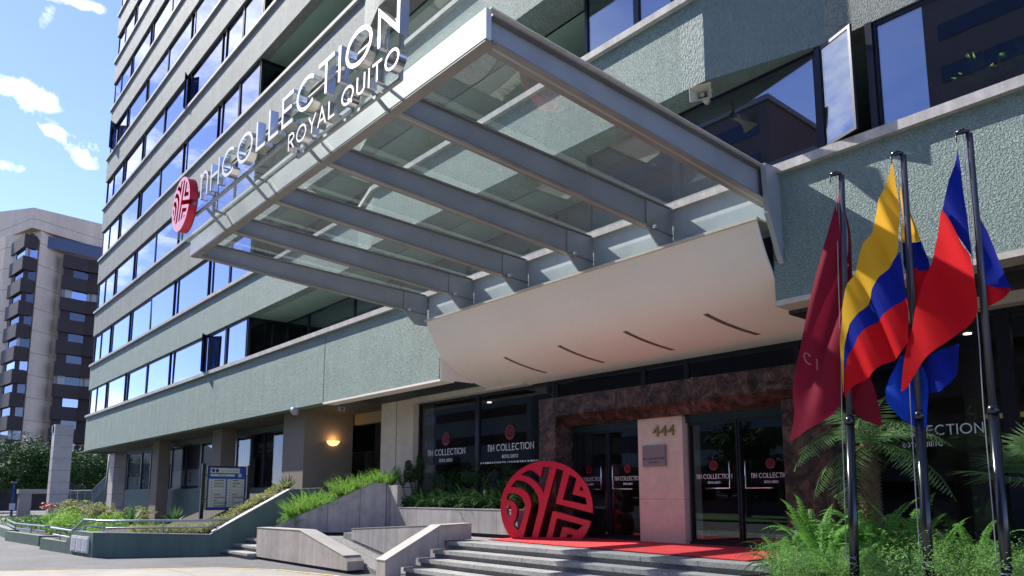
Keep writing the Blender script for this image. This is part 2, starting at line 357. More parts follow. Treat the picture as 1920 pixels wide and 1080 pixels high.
# ramp wall in front
b = MB(); b.prism([(-19.45, .07), (-19.45, .80), (-16.9, .82), (-14.72, .36), (-14.55, .26), (-14.55, .07)], 7.85, 8.25, 'y')
w3 = b.build('parapet', 'concrete_warm')
b = MB(); b.prism([(-19.46, .801), (-16.9, .821), (-14.71, .361), (-14.71, .375), (-16.9, .836), (-19.46, .815)], 7.84, 8.26, 'y'); b.build('coping', 'concrete_cap', w3)
b = MB(); b.box(-19.4, -14.62, 7.9, 8.2, 0, .07); b.build('plinth', 'dark_wall', w3)
tag(w3, 'freestanding pale concrete wall sloping down to the driveway between the side steps and the ramp', 'wall')
# sloping planter wall with ferns, low planter wall
b = MB(); A_, B_, C_ = (-19.25, 8.15), (-17.32, 10.02), (-17.12, 10.3); ox, oy = -.14, .14
for p, q, z0, z1 in ((A_, B_, .80, 1.95), (B_, C_, 1.95, 1.95)): b.hexa([(p[0], p[1], .69), (p[0]+ox, p[1]+oy, .69), (p[0]+ox, p[1]+oy, z0), (p[0], p[1], z0)], [(q[0], q[1], .69), (q[0]+ox, q[1]+oy, .69), (q[0]+ox, q[1]+oy, z1), (q[0], q[1], z1)])
b.box(-17.12, -16.6, 10.32, 10.45, .7, 1.9)
w4 = b.build('parapet', 'concrete_cast')
b = MB()
for p, q, z0, z1 in ((A_, B_, .80, 1.95), (B_, C_, 1.95, 1.95)): b.hexa([(p[0]+.01, p[1]-.01, z0+.001), (p[0]+ox-.01, p[1]+oy+.01, z0+.001), (p[0]+ox-.01, p[1]+oy+.01, z0+.016), (p[0]+.01, p[1]-.01, z0+.016)], [(q[0]+.01, q[1]-.01, z1+.001), (q[0]+ox-.01, q[1]+oy+.01, z1+.001), (q[0]+ox-.01, q[1]+oy+.01, z1+.016), (q[0]+.01, q[1]-.01, z1+.016)]); b.build('coping', 'concrete_cap', w4)
b = MB(); b.hexa([(-19.2, 8.25, .55), (-19.3, 8.35, .55), (-19.3, 8.35, .69), (-19.2, 8.25, .69)], [(-17.2, 10.25, .55), (-17.3, 10.35, .55), (-17.3, 10.35, .69), (-17.2, 10.25, .69)]); b.build('plinth', 'dark_wall', w4)
b = MB(); b.quad((-19.25, 8.25, .76), (-17.42, 10.08, 1.84), (-17.2, 10.5, 1.86), (-17.2, 11.45, 1.86), (-19.25, 10.6, 1.8)); b.quad((-19.25, 8.25, .76), (-19.25, 10.6, 1.8), (-19.25, 10.6, 0), (-19.25, 8.25, 0)); struct(b.build('planting_soil', 'soil'))
tag(w4, 'grey concrete planter wall climbing beside the side steps', 'wall')
b = MB(); b.box(-16.6, -11.9, 10.32, 10.55, .82, 1.33); w5 = b.build('parapet', 'concrete_cast')
b = MB(); b.box(-16.61, -11.89, 10.31, 10.56, 1.331, 1.345); b.build('coping', 'concrete_cap', w5)
b = MB(); b.box(-16.6, -11.95, 10.38, 10.5, .74, .82); b.build('plinth', 'dark_wall', w5)
tag(w5, 'low grey concrete planter wall in front of the lobby windows', 'wall')
b = MB(); b.box(-17.2, -11.9, 10.56, 11.6, .74, 1.27); b.box(-5.04, 4, 7.3, 11.5, 0, .72); struct(b.build('planting_soil', 'soil'))
# green planter walls on the left
gp = thing('planter_wall', 'dark green rendered planter wall wrapping round to the side steps', 'wall', (-22.7, 4.7, 0))
b = MB(); b.prism([(7.33, 0), (7.3, .56), (7.43, .63), (9.6, 1.81), (10.6, 1.85), (10.6, 0)], -21.62, -21.4, 'x')
b.hexa([(-22.7, 4.7, 0), (-22.9, 4.75, 0), (-22.9, 4.75, .65), (-22.7, 4.7, .65)], [(-21.4, 7.33, 0), (-21.62, 7.35, 0), (-21.62, 7.35, .56), (-21.4, 7.33, .56)])
at(b.build('green_wall', 'green_paint'), gp)
b = MB(); b.hexa([(-27.3, 4.2, 0), (-27.3, 4.4, 0), (-27.3, 4.4, .34), (-27.3, 4.2, .34)], [(-24.9, 4.46, 0), (-24.9, 4.66, 0), (-24.9, 4.66, .32), (-24.9, 4.46, .32)])
b.hexa([(-24.9, 4.46, 0), (-24.9, 4.66, 0), (-24.9, 4.66, .32), (-24.9, 4.46, .32)], [(-24.2, 4.54, 0), (-24.2, 4.74, 0), (-24.2, 4.74, .66), (-24.2, 4.54, .66)])
b.hexa([(-24.2, 4.54, 0), (-24.2, 4.74, 0), (-24.2, 4.74, .66), (-24.2, 4.54, .66)], [(-22.701, 4.7, 0), (-22.85, 4.9, 0), (-22.85, 4.9, .65), (-22.701, 4.7, .65)])
at(b.build('green_wall', 'green_paint'), gp)
b = MB(); b.prism([(7.42, .632), (9.6, 1.812), (10.6, 1.852), (10.6, 1.87), (9.58, 1.83), (7.4, .65)], -21.64, -21.39, 'x')
b.hexa([(-22.68, 4.68, .651), (-22.92, 4.73, .651), (-22.92, 4.73, .67), (-22.68, 4.68, .67)], [(-21.38, 7.31, .561), (-21.64, 7.33, .561), (-21.64, 7.33, .58), (-21.38, 7.31, .58)])
at(b.build('coping', 'coping'), gp)
b = MB(); b.prism([(-27.2, 4.42), (-24.9, 4.68), (-24.2, 4.76), (-22.9, 4.9), (-21.64, 7.4), (-21.64, 9), (-30, 9), (-30, 4.5)], 0, .30); b.hexa([(-24.6, 4.75, .3), (-22.95, 4.95, .3), (-22.95, 4.95, .58), (-24.6, 4.75, .58)], [(-30, 9, .3), (-21.66, 9, .3), (-21.66, 9, .6), (-30, 9, .6)])
b.hexa([(-26, 7.3, .6), (-21.65, 7.3, .6), (-21.65, 7.3, .62), (-26, 7.3, .62)], [(-26, 10, .6), (-21.65, 10, .6), (-21.65, 10, 1.7), (-26, 10, 1.7)])
struct(b.build('planting_soil', 'soil'))
# steel utility doors let into the wall
ud = thing('utility_cabinet', 'light grey steel meter doors set in the dark green planter wall', 'cabinet', (-24.1, 4.5, .08))
for k in range(3):
    x0 = -24.35+k*.47; x1 = x0+.44; y0 = 4.5+(x0+24.5)*.107-.03; y1 = y0+.047
    b = MB(); b.hexa([(x0, y0, .10), (x0, y0+.05, .10), (x0, y0+.05, .53), (x0, y0, .53)], [(x1, y1, .10), (x1, y1+.05, .10), (x1, y1+.05, .53), (x1, y1, .53)])
    for q in range(6):
        z = .15+q*.06; b.hexa([(x0+.04, y0-.008, z), (x0+.04, y0, z), (x0+.04, y0, z+.03), (x0+.04, y0-.008, z+.03)], [(x1-.04, y1-.012, z), (x1-.04, y1, z), (x1-.04, y1, z+.03), (x1-.04, y1-.012, z+.03)])
    at(b.build('door', 'white_paint'), ud)
g2 = MB(); g2.prism([(-33.2, 4.0), (-33.2, 4.2), (-29, 4.6), (-27.6, 6.2), (-27.4, 6.1), (-28.9, 4.4)], 0, .34)
o = g2.build('planter_wall', 'green_paint'); tag(o, 'low dark green planter wall at the far left by the road', 'wall')
g2 = MB(); g2.prism([(-33.1, 4.2), (-29.1, 4.65), (-27.8, 6.3), (-30, 9), (-45, 9), (-45, 4.6)], 0, .27); struct(g2.build('planting_soil', 'soil'))
g2 = MB(); g2.prism([(-48, 4.5), (-33.9, 4.2), (-33.9, 4.5), (-48, 4.8)], 0, .36); tag(g2.build('planter_wall', 'green_paint'), 'farthest dark green kerb wall cut by the left frame edge', 'wall')
# railing
rl = thing('handrail', 'grey double tube handrail over the green planter wall', 'railing', (-22.7, 4.7, .65))
up_ = [(-26.9, 4.4, .66), (-25.0, 4.62, .62), (-24.2, 4.75, .96), (-22.85, 4.95, .95), (-21.75, 7.3, .95), (-21.75, 9.5, .97)]
lo_ = [(-26.6, 4.42, .47), (-24.9, 4.64, .42), (-24.0, 4.79, .80), (-22.83, 4.98, .76), (-21.77, 7.3, .76), (-21.77, 9.3, .78)]
at(MB().tube(up_, .032, 8).build('top_rail', 'rail_metal', smooth=True), rl); at(MB().tube(lo_, .026, 8).build('lower_rail', 'rail_metal', smooth=True), rl)
for (x, y, z0, z1) in ((-26, 4.5, .3, .63), (-24.1, 4.77, .6, .94), (-22.84, 4.96, .6, .93), (-22.2, 6.3, .6, .93), (-21.76, 7.5, .6, .93)): at(MB().tube([(x, y, z0), (x, y, z1)], .024, 6).build('post', 'rail_metal'), rl)
rl2 = thing('handrail', 'short grey tube handrail over the far left planting', 'railing', (-29, 4.4, .3))
at(MB().tube([(-38, 4.6, .62), (-33, 4.25, .62), (-29.3, 4.62, .62), (-28.2, 5.6, .50)], .03, 6).build('top_rail', 'rail_metal'), rl2)
at(MB().tube([(-38, 4.6, .46), (-33, 4.27, .46), (-29.3, 4.64, .46)], .025, 6).build('lower_rail', 'rail_metal'), rl2)
for x, y in ((-33, 4.26), (-30.8, 4.44), (-29.0, 4.9)): at(MB().tube([(x, y, .2), (x, y, .6)], .024, 6).build('post', 'rail_metal'), rl2)

# ================= HOTEL BUILDING =================
H = thing('hotel_building', 'long green-grey office-like hotel with ribbon windows between stucco bands', 'building', (-30, 12, 0))
def part(mb, name, mats, smooth=False): return at(mb.build(name, mats, smooth=smooth), H)
XL, XR = -52.6, 6.0
# first floor band (spandrel): left stretch, right stretch, and the entrance stretch cut by the curved soffit
ZB, ZC = 4.35, 6.42
b = MB(); b.box(XL, -20.32, 10, 10.35, ZB, ZC); part(b, 'stucco_band', 'stucco')
b = MB(); b.box(-20.28, -14.95, 10.0, 10.35, ZB, ZC); b.prism([(-14.95, ZB), (-14.3, ZB), (-14.3, 4.95), (-14.5, 5.25), (-14.68, 5.55), (-14.78, 5.8), (-14.8, ZC), (-14.95, ZC)], 10.0, 10.35, 'y'); part(b, 'stucco_band', 'stucco')
b = MB(); b.box(-5.68, XR, 10, 10.35, 4.50, ZC); part(b, 'stucco_band', 'stucco_worm')
b = MB(); b.box(-14.8, -5.68, 9.985, 10.3, 5.62, ZC); part(b, 'painted_panel', 'panel_paint')
b = MB(); b.box(XL-.06, XR, 9.905, 10.42, 6.421, 6.56); part(b, 'sill_coping', 'coping')
b = MB(); b.box(-20.3, -14.3, 9.99, 10.4, 4.30, 4.349); part(b, 'trim', 'cream')
b = MB(); b.box(-5.69, XR, 9.995, 10.4, 4.42, 4.499); part(b, 'trim', 'cream_trim')
# upper bands: 1..8
levels = [8.15+3.425*k for k in range(9)]
def bay(y0):      # plan of the projecting bay in front of the canopy
    return [(-18.5, 10.0), (-16.8, 9.50), (-6.85, 9.50), (-6.41, 9.50), (-4.68, 10.0)]
for k, z in enumerate(levels):
    zt = z+1.47
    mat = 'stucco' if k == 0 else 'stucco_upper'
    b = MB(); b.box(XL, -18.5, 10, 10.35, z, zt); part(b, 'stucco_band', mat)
    if k <= 3:
        bp = bay(0); b = MB()
        for i, (p, q) in enumerate(zip(bp, bp[1:])):
            m = 1 if i >= 2 else 0
            b.hexa([(p[0], p[1], z), (p[0], 10.4, z), (p[0], 10.4, zt), (p[0], p[1], zt)], [(q[0], q[1], z), (q[0], 10.4, z), (q[0], 10.4, zt), (q[0], q[1], zt)], m)
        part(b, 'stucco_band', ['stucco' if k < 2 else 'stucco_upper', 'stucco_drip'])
        b = MB()
        for p, q in zip(bp[:], bp[1:]):
            b.hexa([(p[0], p[1]-.095, zt+.001), (p[0], 10.45, zt+.001), (p[0], 10.45, zt+.13), (p[0], p[1]-.095, zt+.13)], [(q[0], q[1]-.095, zt+.001), (q[0], 10.45, zt+.001), (q[0], 10.45, zt+.13), (q[0], q[1]-.095, zt+.13)])
        part(b, 'sill_coping', 'coping')
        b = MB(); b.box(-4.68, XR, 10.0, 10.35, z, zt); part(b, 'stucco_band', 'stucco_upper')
        b = MB(); b.box(-4.68, XR, 9.905, 10.45, zt+.001, zt+.13); part(b, 'sill_coping', 'coping')
    else:
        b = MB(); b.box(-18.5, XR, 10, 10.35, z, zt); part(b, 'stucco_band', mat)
        b = MB(); b.box(-18.5, XR, 9.905, 10.45, zt+.001, zt+.13); part(b, 'sill_coping', 'coping')
    b = MB(); b.box(XL-.05, -18.5, 9.905, 10.45, zt+.001, zt+.13); part(b, 'sill_coping', 'coping')
    # soffit of the recess behind the band and the floor slab
    b = MB(); b.box(XL+.3, XR, 10.351, 13.4, z-.0, z+.5); b.box(XL+.3, XR, 10.36, 13.4, zt-.3, zt) ; part(b, 'soffit', 'soffit_green')
b = MB(); b.box(XL+.3, XR, 10.36, 13.4, 6.0, 6.40); part(b, 'soffit', 'soffit_green')
# core that closes the building behind the glass
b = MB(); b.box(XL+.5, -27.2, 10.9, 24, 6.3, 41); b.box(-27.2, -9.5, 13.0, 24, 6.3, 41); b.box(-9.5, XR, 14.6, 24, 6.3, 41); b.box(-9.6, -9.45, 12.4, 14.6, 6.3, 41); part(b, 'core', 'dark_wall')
b = MB(); b.box(XL, XR, 10.36, 24, 40.4, 41.2); part(b, 'roof', 'coping')
# ribbon windows
zw = [(6.56, 8.15)]+[(levels[k]+1.60, levels[k+1]) for k in range(8)]
wide = [(-52.5, -50.8), (-50.74, -48.42), (-47.9, -44.12), (-43.62, -39.98), (-39.92, -36.2), (-35.64, -31.45), (-30.98, -29.0), (-28.94, -26.85)]
casem = [(-48.42, -47.9), (-44.12, -43.62), (-36.2, -35.64), (-31.45, -30.98)]
rgl = random.Random(17)
def window(x0, x1, y, z0, z1, glass='glass_tower', name='window', frame=.045):
    rt = (lambda: rgl.uniform(-.011, .011)) if glass == 'glass_tower' else (lambda: rgl.uniform(-.002, .002))
    e0, e1, e2, e3 = rt(), rt(), rt(), 0; e3 = e0+e2-e1
    g = MB(); a_, c_ = x0+frame*.5, x1-frame*.5; za, zb = z0+.01, z1-.01
    g.hexa([(a_, y+e0, za), (a_, y+.02+e0, za), (a_, y+.02+e3, zb), (a_, y+e3, zb)], [(c_, y+e1, za), (c_, y+.02+e1, za), (c_, y+.02+e2, zb), (c_, y+e2, zb)]); o = part(g, name, glass)
    if glass == 'glass_tower' and rgl.random() < .4 and x1-x0 > 1:
        w_ = (x1-x0)*rgl.uniform(.2, .9); s_ = x0+.1 if rgl.random() < .5 else x1-.1-w_*.9
        cb = MB().box(s_, s_+w_*.85, y+.12, y+.15, z0+(.05 if rgl.random() < .7 else .9), z1-.02).build('curtain', 'curtain'); cb.parent = o
    f = MB(); f.box(x0, x0+frame, y-.04, y+.06, z0, z1); f.box(x1-frame, x1, y-.04, y+.06, z0, z1); f.box(x0+frame, x1-frame, y-.03, y+.05, z0, z0+.05); f.box(x0+frame, x1-frame, y-.03, y+.05, z1-.06, z1)
    fo = f.build('frame', 'frame_dark'); fo.parent = o; return o
rw = random.Random(5)
for k, (z0, z1) in enumerate(zw):
    for i, (x0, x1) in enumerate(wide):
        window(x0, x1, 10.12+rw.uniform(-.004, .004), z0, z1)
    for x0, x1 in casem: part(MB().box(x0+.05, x1-.05, 10.14, 10.16, z0+.05, z1-.05), 'casement', 'glass_tower')
    # recessed glazing right of the stair core
    b = MB(); b.box(-26.83, -26.79, 10.12, 11.6, z0, z1); b.box(-26.83, -26.79, 11.6, 12.9, z0, z1); part(b, 'return_glass', 'glass_shop')
    b = MB(); b.box(-26.86, -26.76, 10.1, 10.2, z0, z1); b.box(-26.86, -26.76, 11.0, 11.06, z0, z1); b.box(-26.86, -26.76, 11.55, 11.65, z0, z1); b.box(-26.86, -26.76, 10.2, 11.55, z1-.08, z1); part(b, 'return_frame', 'frame_dark')
    if k < 4:
        xs = [-26.76, -24.9, -21.5, -19.4, -18.7, -15.4, -12.0, -9.5]
        for i, (x0, x1) in enumerate(zip(xs, xs[1:])): window(x0, x1, 11.6, z0, z1, 'glass_bay' if i < 2 else 'glass_tower')
        b = MB(); b.box(-9.52, -9.46, 10.15, 11.62, z0, z1); part(b, 'return_glass', 'glass_bay')
    else:
        window(-26.76, -15, 11.6, z0, z1); window(-15, XR, 11.6, z0, z1)
# right hand windows above the first band, one casement swung open
z0, z1 = zw[0]
for x0, x1 in ((-9.5, -7.4), (-7.4, -4.85), (-4.05, -1.9), (-1.9, 1.5), (1.5, 5)): window(x0, x1, 10.06, z0, z1, 'glass_bay', frame=.06)
for zz0, zz1 in zw[1:3]:
    for x0, x1 in ((-9.5, -8.2), (-8.2, -7.35), (-7.35, -4.9), (-4.9, -2), (-2, 2), (2, 5)): window(x0, x1, 10.06, zz0, zz1, 'glass_bay', frame=.06)
def open_leaf(x, y, z0, z1, wd, ang, glass='glass_bay'):
    """a casement leaf hinged at (x, y), opening outwards"""
    g = MB(); g.box(.04, wd-.04, -.008, .008, z0+.04, z1-.04); o = g.build('open_casement', glass)
    f = MB(); f.box(0, .045, -.02, .02, z0, z1); f.box(wd-.045, wd, -.02, .02, z0, z1); f.box(.045, wd-.045, -.02, .02, z0, z0+.045); f.box(.045, wd-.045, -.02, .02, z1-.045, z1)
    fo = f.build('frame', 'frame_dark'); fo.parent = o; o.location = (x, y, 0); o.rotation_euler = (0, 0, ang)
    o.parent = H; o.matrix_parent_inverse = Matrix.Translation(-H.location)
open_leaf(-4.80, 10.02, z0+.02, z1-.02, .62, math.radians(-22))
open_leaf(-31.1, 10.08, zw[0][0]+.02, zw[0][1]-.02, .5, math.radians(-40), 'glass_tower')
open_leaf(-36.15, 10.08, zw[4][0]+.02, zw[4][1]-.02, .5, math.radians(-32), 'glass_tower')
open_leaf(-51.0, 10.08, zw[5][0]+.02, zw[5][1]-.02, .6, math.radians(-48), 'glass_tower')
b = MB(); b.box(-4.86, -4.78, 9.98, 10.12, z0, z1); b.box(-4.12, -4.03, 9.98, 10.12, z0, z1); part(b, 'window_post', 'frame_dark')
# room behind the right hand windows
b = MB(); b.box(-9.4, XR, 10.4, 14.5, 6.41, 6.43); part(b, 'room_floor', 'interior_floor')

# --- ground floor under the band ---
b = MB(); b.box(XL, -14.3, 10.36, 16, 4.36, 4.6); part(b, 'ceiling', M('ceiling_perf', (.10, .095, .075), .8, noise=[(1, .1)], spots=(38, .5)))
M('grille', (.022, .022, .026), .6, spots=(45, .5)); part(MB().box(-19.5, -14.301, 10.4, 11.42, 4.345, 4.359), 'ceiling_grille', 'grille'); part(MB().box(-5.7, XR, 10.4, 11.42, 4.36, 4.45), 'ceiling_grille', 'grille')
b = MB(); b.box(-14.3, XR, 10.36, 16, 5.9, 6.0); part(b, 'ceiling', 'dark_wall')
for i, (x0, x1, y0, y1) in enumerate(((-41.37, -40.25, 11.0, 11.55), (-32.25, -31.15, 10.9, 11.5))):
    b = MB(); b.box(x0, x1, y0, y1, 0, 4.36); part(b, 'column', 'column_taupe')
b = MB(); b.box(-24.4, -22.77, 10.6, 12.35, 0, 4.36); part(b, 'corner_wall', 'column_taupe')
b = MB(); b.box(-22.77, -19.5, 12.4, 12.6, 4.0, 4.36); part(b, 'door_head', M('head_beige', (.34, .27, .18), .7))
b = MB(); b.box(-22.77, -19.5, 13.2, 13.4, 0, 4.36); part(b, 'door_recess', 'dark_wall')
# shopfronts
ys = 11.95
b = MB(); b.box(-50.3, -24.4, ys, ys+.3, .62, 1.93); b.box(-50.3, -24.4, ys-.02, ys+.3, 4.14, 4.355); part(b, 'green_panel', 'green_flat')
b = MB(); b.box(-50.3, -24.4, ys+.3, ys+.5, 0, .62); b.box(-50.3, -24.3, 15.5, 15.7, 0, 4.36); b.box(-50.5, -50.3, ys, 16, 0, 4.36); part(b, 'back_wall', 'dark_wall')
b = MB(); b.box(-50.3, -24.4, ys+.3, 15.5, 1.7, 1.9); part(b, 'shop_floor', 'interior_floor')
for x0, x1 in ((-50.2, -47.2), (-47.2, -45.3), (-45.3, -41.4), (-42.1, -39.1), (-39.1, -36.9), (-36.9, -34.2), (-34.2, -32.3), (-32.78, -29.4), (-29.4, -25.2), (-25.2, -24.4)):
    window(x0, x1, ys+.06, 1.93, 4.14, 'glass_shop', 'shop_window', .09)
# posters and curtains behind the shop glass
def card(name, x0, x1, z0, z1, mat, y=ys+.10): b = MB(); b.box(x0, x1, y, y+.02, z0, z1); return part(b, name, mat)
card('poster', -50.1, -47.3, 2.75, 4.1, 'poster_navy'); card('poster', -50.1, -47.3, 1.97, 2.74, 'poster_white'); card('poster', -47.1, -45.4, 1.97, 4.1, 'poster_grey')
card('poster', -42.0, -39.2, 2.9, 4.1, 'poster_navy'); card('poster', -39.0, -37.0, 2.9, 4.1, 'poster_navy'); card('poster', -42.0, -39.2, 2.1, 2.89, 'poster_white'); card('poster', -39.0, -37.0, 2.1, 2.89, 'poster_white')
card('poster', -42.0, -37.0, 1.96, 2.09, M('poster_wine', (.10, .01, .03), .5))
for x in (-46.75, -45.85):
    b = MB(); n = 20
    for j in range(n):
        a, c = 2*math.pi*j/n, 2*math.pi*(j+1)/n
        b.quad(*[(x+math.cos(t)*q*.75, ys+.095, 3.3+math.sin(t)*q*1.4) for t, q in ((a, .26), (c, .26), (c, .33), (a, .33))])
    part(b, 'poster_ring', 'ink')
b = MB()
for j in range(18):
    a, c = 2*math.pi*j/18, 2*math.pi*(j+1)/18; b.quad(*[(-38.5+math.cos(t)*q*.8, ys+.095, 2.52+math.sin(t)*q*1.3) for t, q in ((a, .12), (c, .12), (c, .2), (a, .2))])
part(b, 'poster_mark', 'ink')
card('curtain', -36.8, -34.3, 1.97, 4.1, 'curtain', ys+.2); card('curtain', -32.7, -30.7, 1.97, 4.1, 'curtain', ys+.2)
card('poster', -30.7, -28.15, 3.15, 4.13, 'poster_navy', ys+.11); 
o = text_mesh('VICHUI', .30, 'shop_lettering', 'poster_white', .003, sx=1.5); stand(o, -29.4, ys+.095, 3.62); at(o, H); o.matrix_parent_inverse = Matrix.Translation(-H.location)
o = text_mesh('J E W E L R Y', .15, 'shop_lettering', 'decal_white', .003, sx=1.6); stand(o, -29.4, ys+.095, 3.40); at(o, H)
b = MB(); b.box(-29.0, -26.2, 13.2, 13.9, 1.9, 2.9); b.box(-28.3, -25.9, 14.6, 15.2, 1.9, 3.3); part(b, 'shop_counter', M('shop_wood', (.14, .08, .06), .5))
b = MB(); b.box(-29.5, -25.5, 15.2, 15.4, 2.0, 3.4); part(b, 'shop_display', 'curtain')
# tall tiled column under the far corner
def tiled(x0, x1, y0, y1, z1):
    b = MB(); n = int(z1/.85)+1
    for i in range(n):
        za = i*.85; zb = min(za+.835, z1)
        b.box(x0, x1, y0, y1, za, zb); b.box(x0+.02, x1-.02, y0+.02, y1-.02, zb, min(za+.85, z1+.01)) if zb < z1 else None
    return b
part(tiled(-55.0, -53.7, 12.0, 13.6, 4.36), 'tiled_column', 'tile_white')
part(MB().box(-56, -50.5, 10.4, 16, 4.37, 4.5), 'ceiling', 'dark_wall')

# ================= LOBBY FRONT =================
# stone pier left of the glass, cream head beam
b = MB(); b.box(-19.48, -17.74, 11.5, 12.2, .74, 4.35); part(b, 'stone_pier', 'stone_beige_left')
b = MB(); b.box(-18.63, -18.61, 11.494, 11.5, .8, 4.34); part(b, 'joint', 'slot_dark')
part(MB().box(-17.74, -13.0, 11.42, 11.75, 4.20, 4.358), 'head_beam', 'cream_trim'); part(MB().box(-5.6, XR, 11.42, 11.75, 4.20, 4.42), 'head_beam', 'cream_trim')
# curved soffit
prof = [(9.60, 5.66), (9.69, 5.44), (9.79, 5.23), (9.90, 5.04), (10.03, 4.87), (10.18, 4.73), (10.37, 4.60), (10.6, 4.49), (10.85, 4.395), (11.1, 4.32), (11.35, 4.265), (11.65, 4.22)]
def pz(y):
    for (a, c), (d, e) in zip(prof, prof[1:]):
        if a <= y <= d: return c+(e-c)*(y-a)/(d-a)
import bmesh
pf = []
for i in range(len(prof)-1):
    p0, p1, p2, p3 = prof[max(i-1, 0)], prof[i], prof[i+1], prof[min(i+2, len(prof)-1)]
    for q in range(4):
        t = q/4; pf.append(tuple(.5*(2*p1[k]+(p2[k]-p0[k])*t+(2*p0[k]-5*p1[k]+4*p2[k]-p3[k])*t*t+(3*p1[k]-p0[k]-3*p2[k]+p3[k])*t**3) for k in (0, 1)))
pf.append(prof[-1])
b = MB()
for xa, xb in ((-14.3, -5.7),):
    b = MB(); b.prism(pf+[(y+.02, z+.05) for y, z in pf[::-1]], xa, xb, 'x'); part(b, 'curved_soffit', 'cream')
b = MB(); b.prism([(10.0, 4.34), (10.0, 4.90), (10.03, 4.87), (10.18, 4.73), (10.37, 4.60), (10.6, 4.49), (10.85, 4.395), (10.97, 4.36), (10.97, 4.34)], -14.34, -14.285, 'x'); part(b, 'soffit_cheek', 'cream')
b = MB(); b.box(-14.34, -5.66, 9.55, 9.62, 5.655, 5.70); b.box(-14.34, -5.66, 9.6, 10.0, 5.665, 5.69); part(b, 'soffit_lip', 'cream_trim')
for i, x in enumerate((-12.36, -10.66, -8.92, -7.16)):
    dx = .55; b = MB(); q = []
    pp = [10.28+.085*j for j in range(11)]
    for y, y2 in zip(pp, pp[1:]):
        xa = x+(y-10.28)/.85*dx*.9; xb = x+(y2-10.28)/.85*dx*.9
        b.quad((xa-.05, y, pz(y)-.004), (xa+.05, y, pz(y)-.004), (xb+.05, y2, pz(y2)-.004), (xb-.05, y2, pz(y2)-.004))
    part(b, 'soffit_slot', 'slot_dark')
# marble portal
marble = M('marble', (.085, .042, .03), .28, spec=.35)
t = marble.node_tree; pb = t.nodes['Principled BSDF']; co = t.nodes.new('ShaderNodeTexCoord')
v1 = t.nodes.new('ShaderNodeTexNoise'); v1.inputs['Scale'].default_value = 3.2; v1.inputs['Detail'].default_value = 8; v1.inputs['Distortion'].default_value = 1.6; t.links.new(co.outputs['Object'], v1.inputs['Vector'])
cr = t.nodes.new('ShaderNodeValToRGB'); el = cr.color_ramp.elements; el[0].position = .36; el[0].color = (.022, .014, .013, 1); el[1].position = .70; el[1].color = (.15, .095, .075, 1); e = el.new(.52); e.color = (.060, .036, .030, 1)
t.links.new(v1.outputs['Fac'], cr.inputs[0])
v2 = t.nodes.new('ShaderNodeTexVoronoi'); v2.feature = 'DISTANCE_TO_EDGE'; v2.inputs['Scale'].default_value = 6; 
dn = t.nodes.new('ShaderNodeMix'); dn.data_type = 'RGBA'; dn.inputs['Factor'].default_value = .22; t.links.new(co.outputs['Object'], dn.inputs['A']); t.links.new(v1.outputs['Color'], dn.inputs['B']); t.links.new(dn.outputs['Result'], v2.inputs['Vector'])
vr = t.nodes.new('ShaderNodeMapRange'); vr.inputs['From Max'].default_value = .018; vr.inputs['To Min'].default_value = .75; vr.inputs['To Max'].default_value = 0; t.links.new(v2.outputs['Distance'], vr.inputs['Value'])
v3 = t.nodes.new('ShaderNodeTexNoise'); v3.inputs['Scale'].default_value = 1.7; t.links.new(co.outputs['Object'], v3.inputs['Vector'])
vm = t.nodes.new('ShaderNodeMath'); vm.operation = 'MULTIPLY'; t.links.new(vr.outputs[0], vm.inputs[0]); t.links.new(v3.outputs['Fac'], vm.inputs[1])
mm = t.nodes.new('ShaderNodeMix'); mm.data_type = 'RGBA'; t.links.new(vm.outputs[0], mm.inputs['Factor']); t.links.new(cr.outputs[0], mm.inputs['A']); mm.inputs['B'].default_value = (.42, .30, .25, 1); t.links.new(mm.outputs['Result'], pb.inputs['Base Color'])
b = MB(); b.prism([(11.15, 3.34), (11.15, 3.74), (11.9, 3.74), (11.9, 3.13), (11.47, 3.13)], -12.14, -5.6, 'x'); part(b, 'marble_lintel', 'marble')
b = MB(); b.box(-12.14, -11.62, 11.151, 11.9, .74, 3.339); part(b, 'marble_jamb', 'marble')
b = MB(); b.box(-6.42, -5.6, 11.3, 11.9, .74, 3.2); part(b, 'marble_jamb', 'marble')
b = MB(); b.box(-9.67, -8.60, 11.55, 12.1, .74, 3.13); part(b, 'stone_pier', 'stone_beige')
for i, x in enumerate((-9.07,)):
    o = text_mesh('444', .30, 'house_number', 'brass', .012, sx=1.15); stand(o, -9.02, 11.535, 2.86); at(o, H)
# glazing
yg = 11.70
def pane(x0, x1, z0, z1, name='lobby_window', y=yg, fr=.05): return window(x0, x1, y, z0, z1, 'glass_lobby', name, fr)
pane(-17.70, -15.05, .76, 4.2); pane(-15.05, -12.17, .76, 4.2, fr=.09)
for x0, x1 in ((-12.14, -9.6), (-9.6, -8.55), (-8.55, -6.3), (-6.3, -5.6)): pane(x0, x1, 3.76, 4.2, 'transom')
for x0, x1 in ((-5.58, -3.28), (-3.28, -.8), (-.8, 2), (2, 5)): pane(x0, x1, .6, 4.2, fr=.09)
for x0, x1, hx in ((-11.6, -10.62, -10.77), (-10.6, -9.68, -10.45), (-8.55, -7.52, -7.68), (-7.50, -6.44, -7.36)):
    o = pane(x0, x1, .80, 3.0, 'glass_door', y=11.72, fr=.03)
    s = 1 if hx > (x0+x1)/2-.3 and hx == -10.77 or hx == -7.68 else -1
    hd = MB(); hd.tube([(hx, 11.70, 2.24), (hx, 11.65, 2.24), (hx, 11.65, 1.77), (hx-s*.5, 11.65, 1.77), (hx-s*.5, 11.70, 1.77)], .015, 8)
    ho = hd.build('handle', 'chrome', smooth=True); ho.parent = o
M('door_rail', (.02, .05, .06), .3, metal=.4)
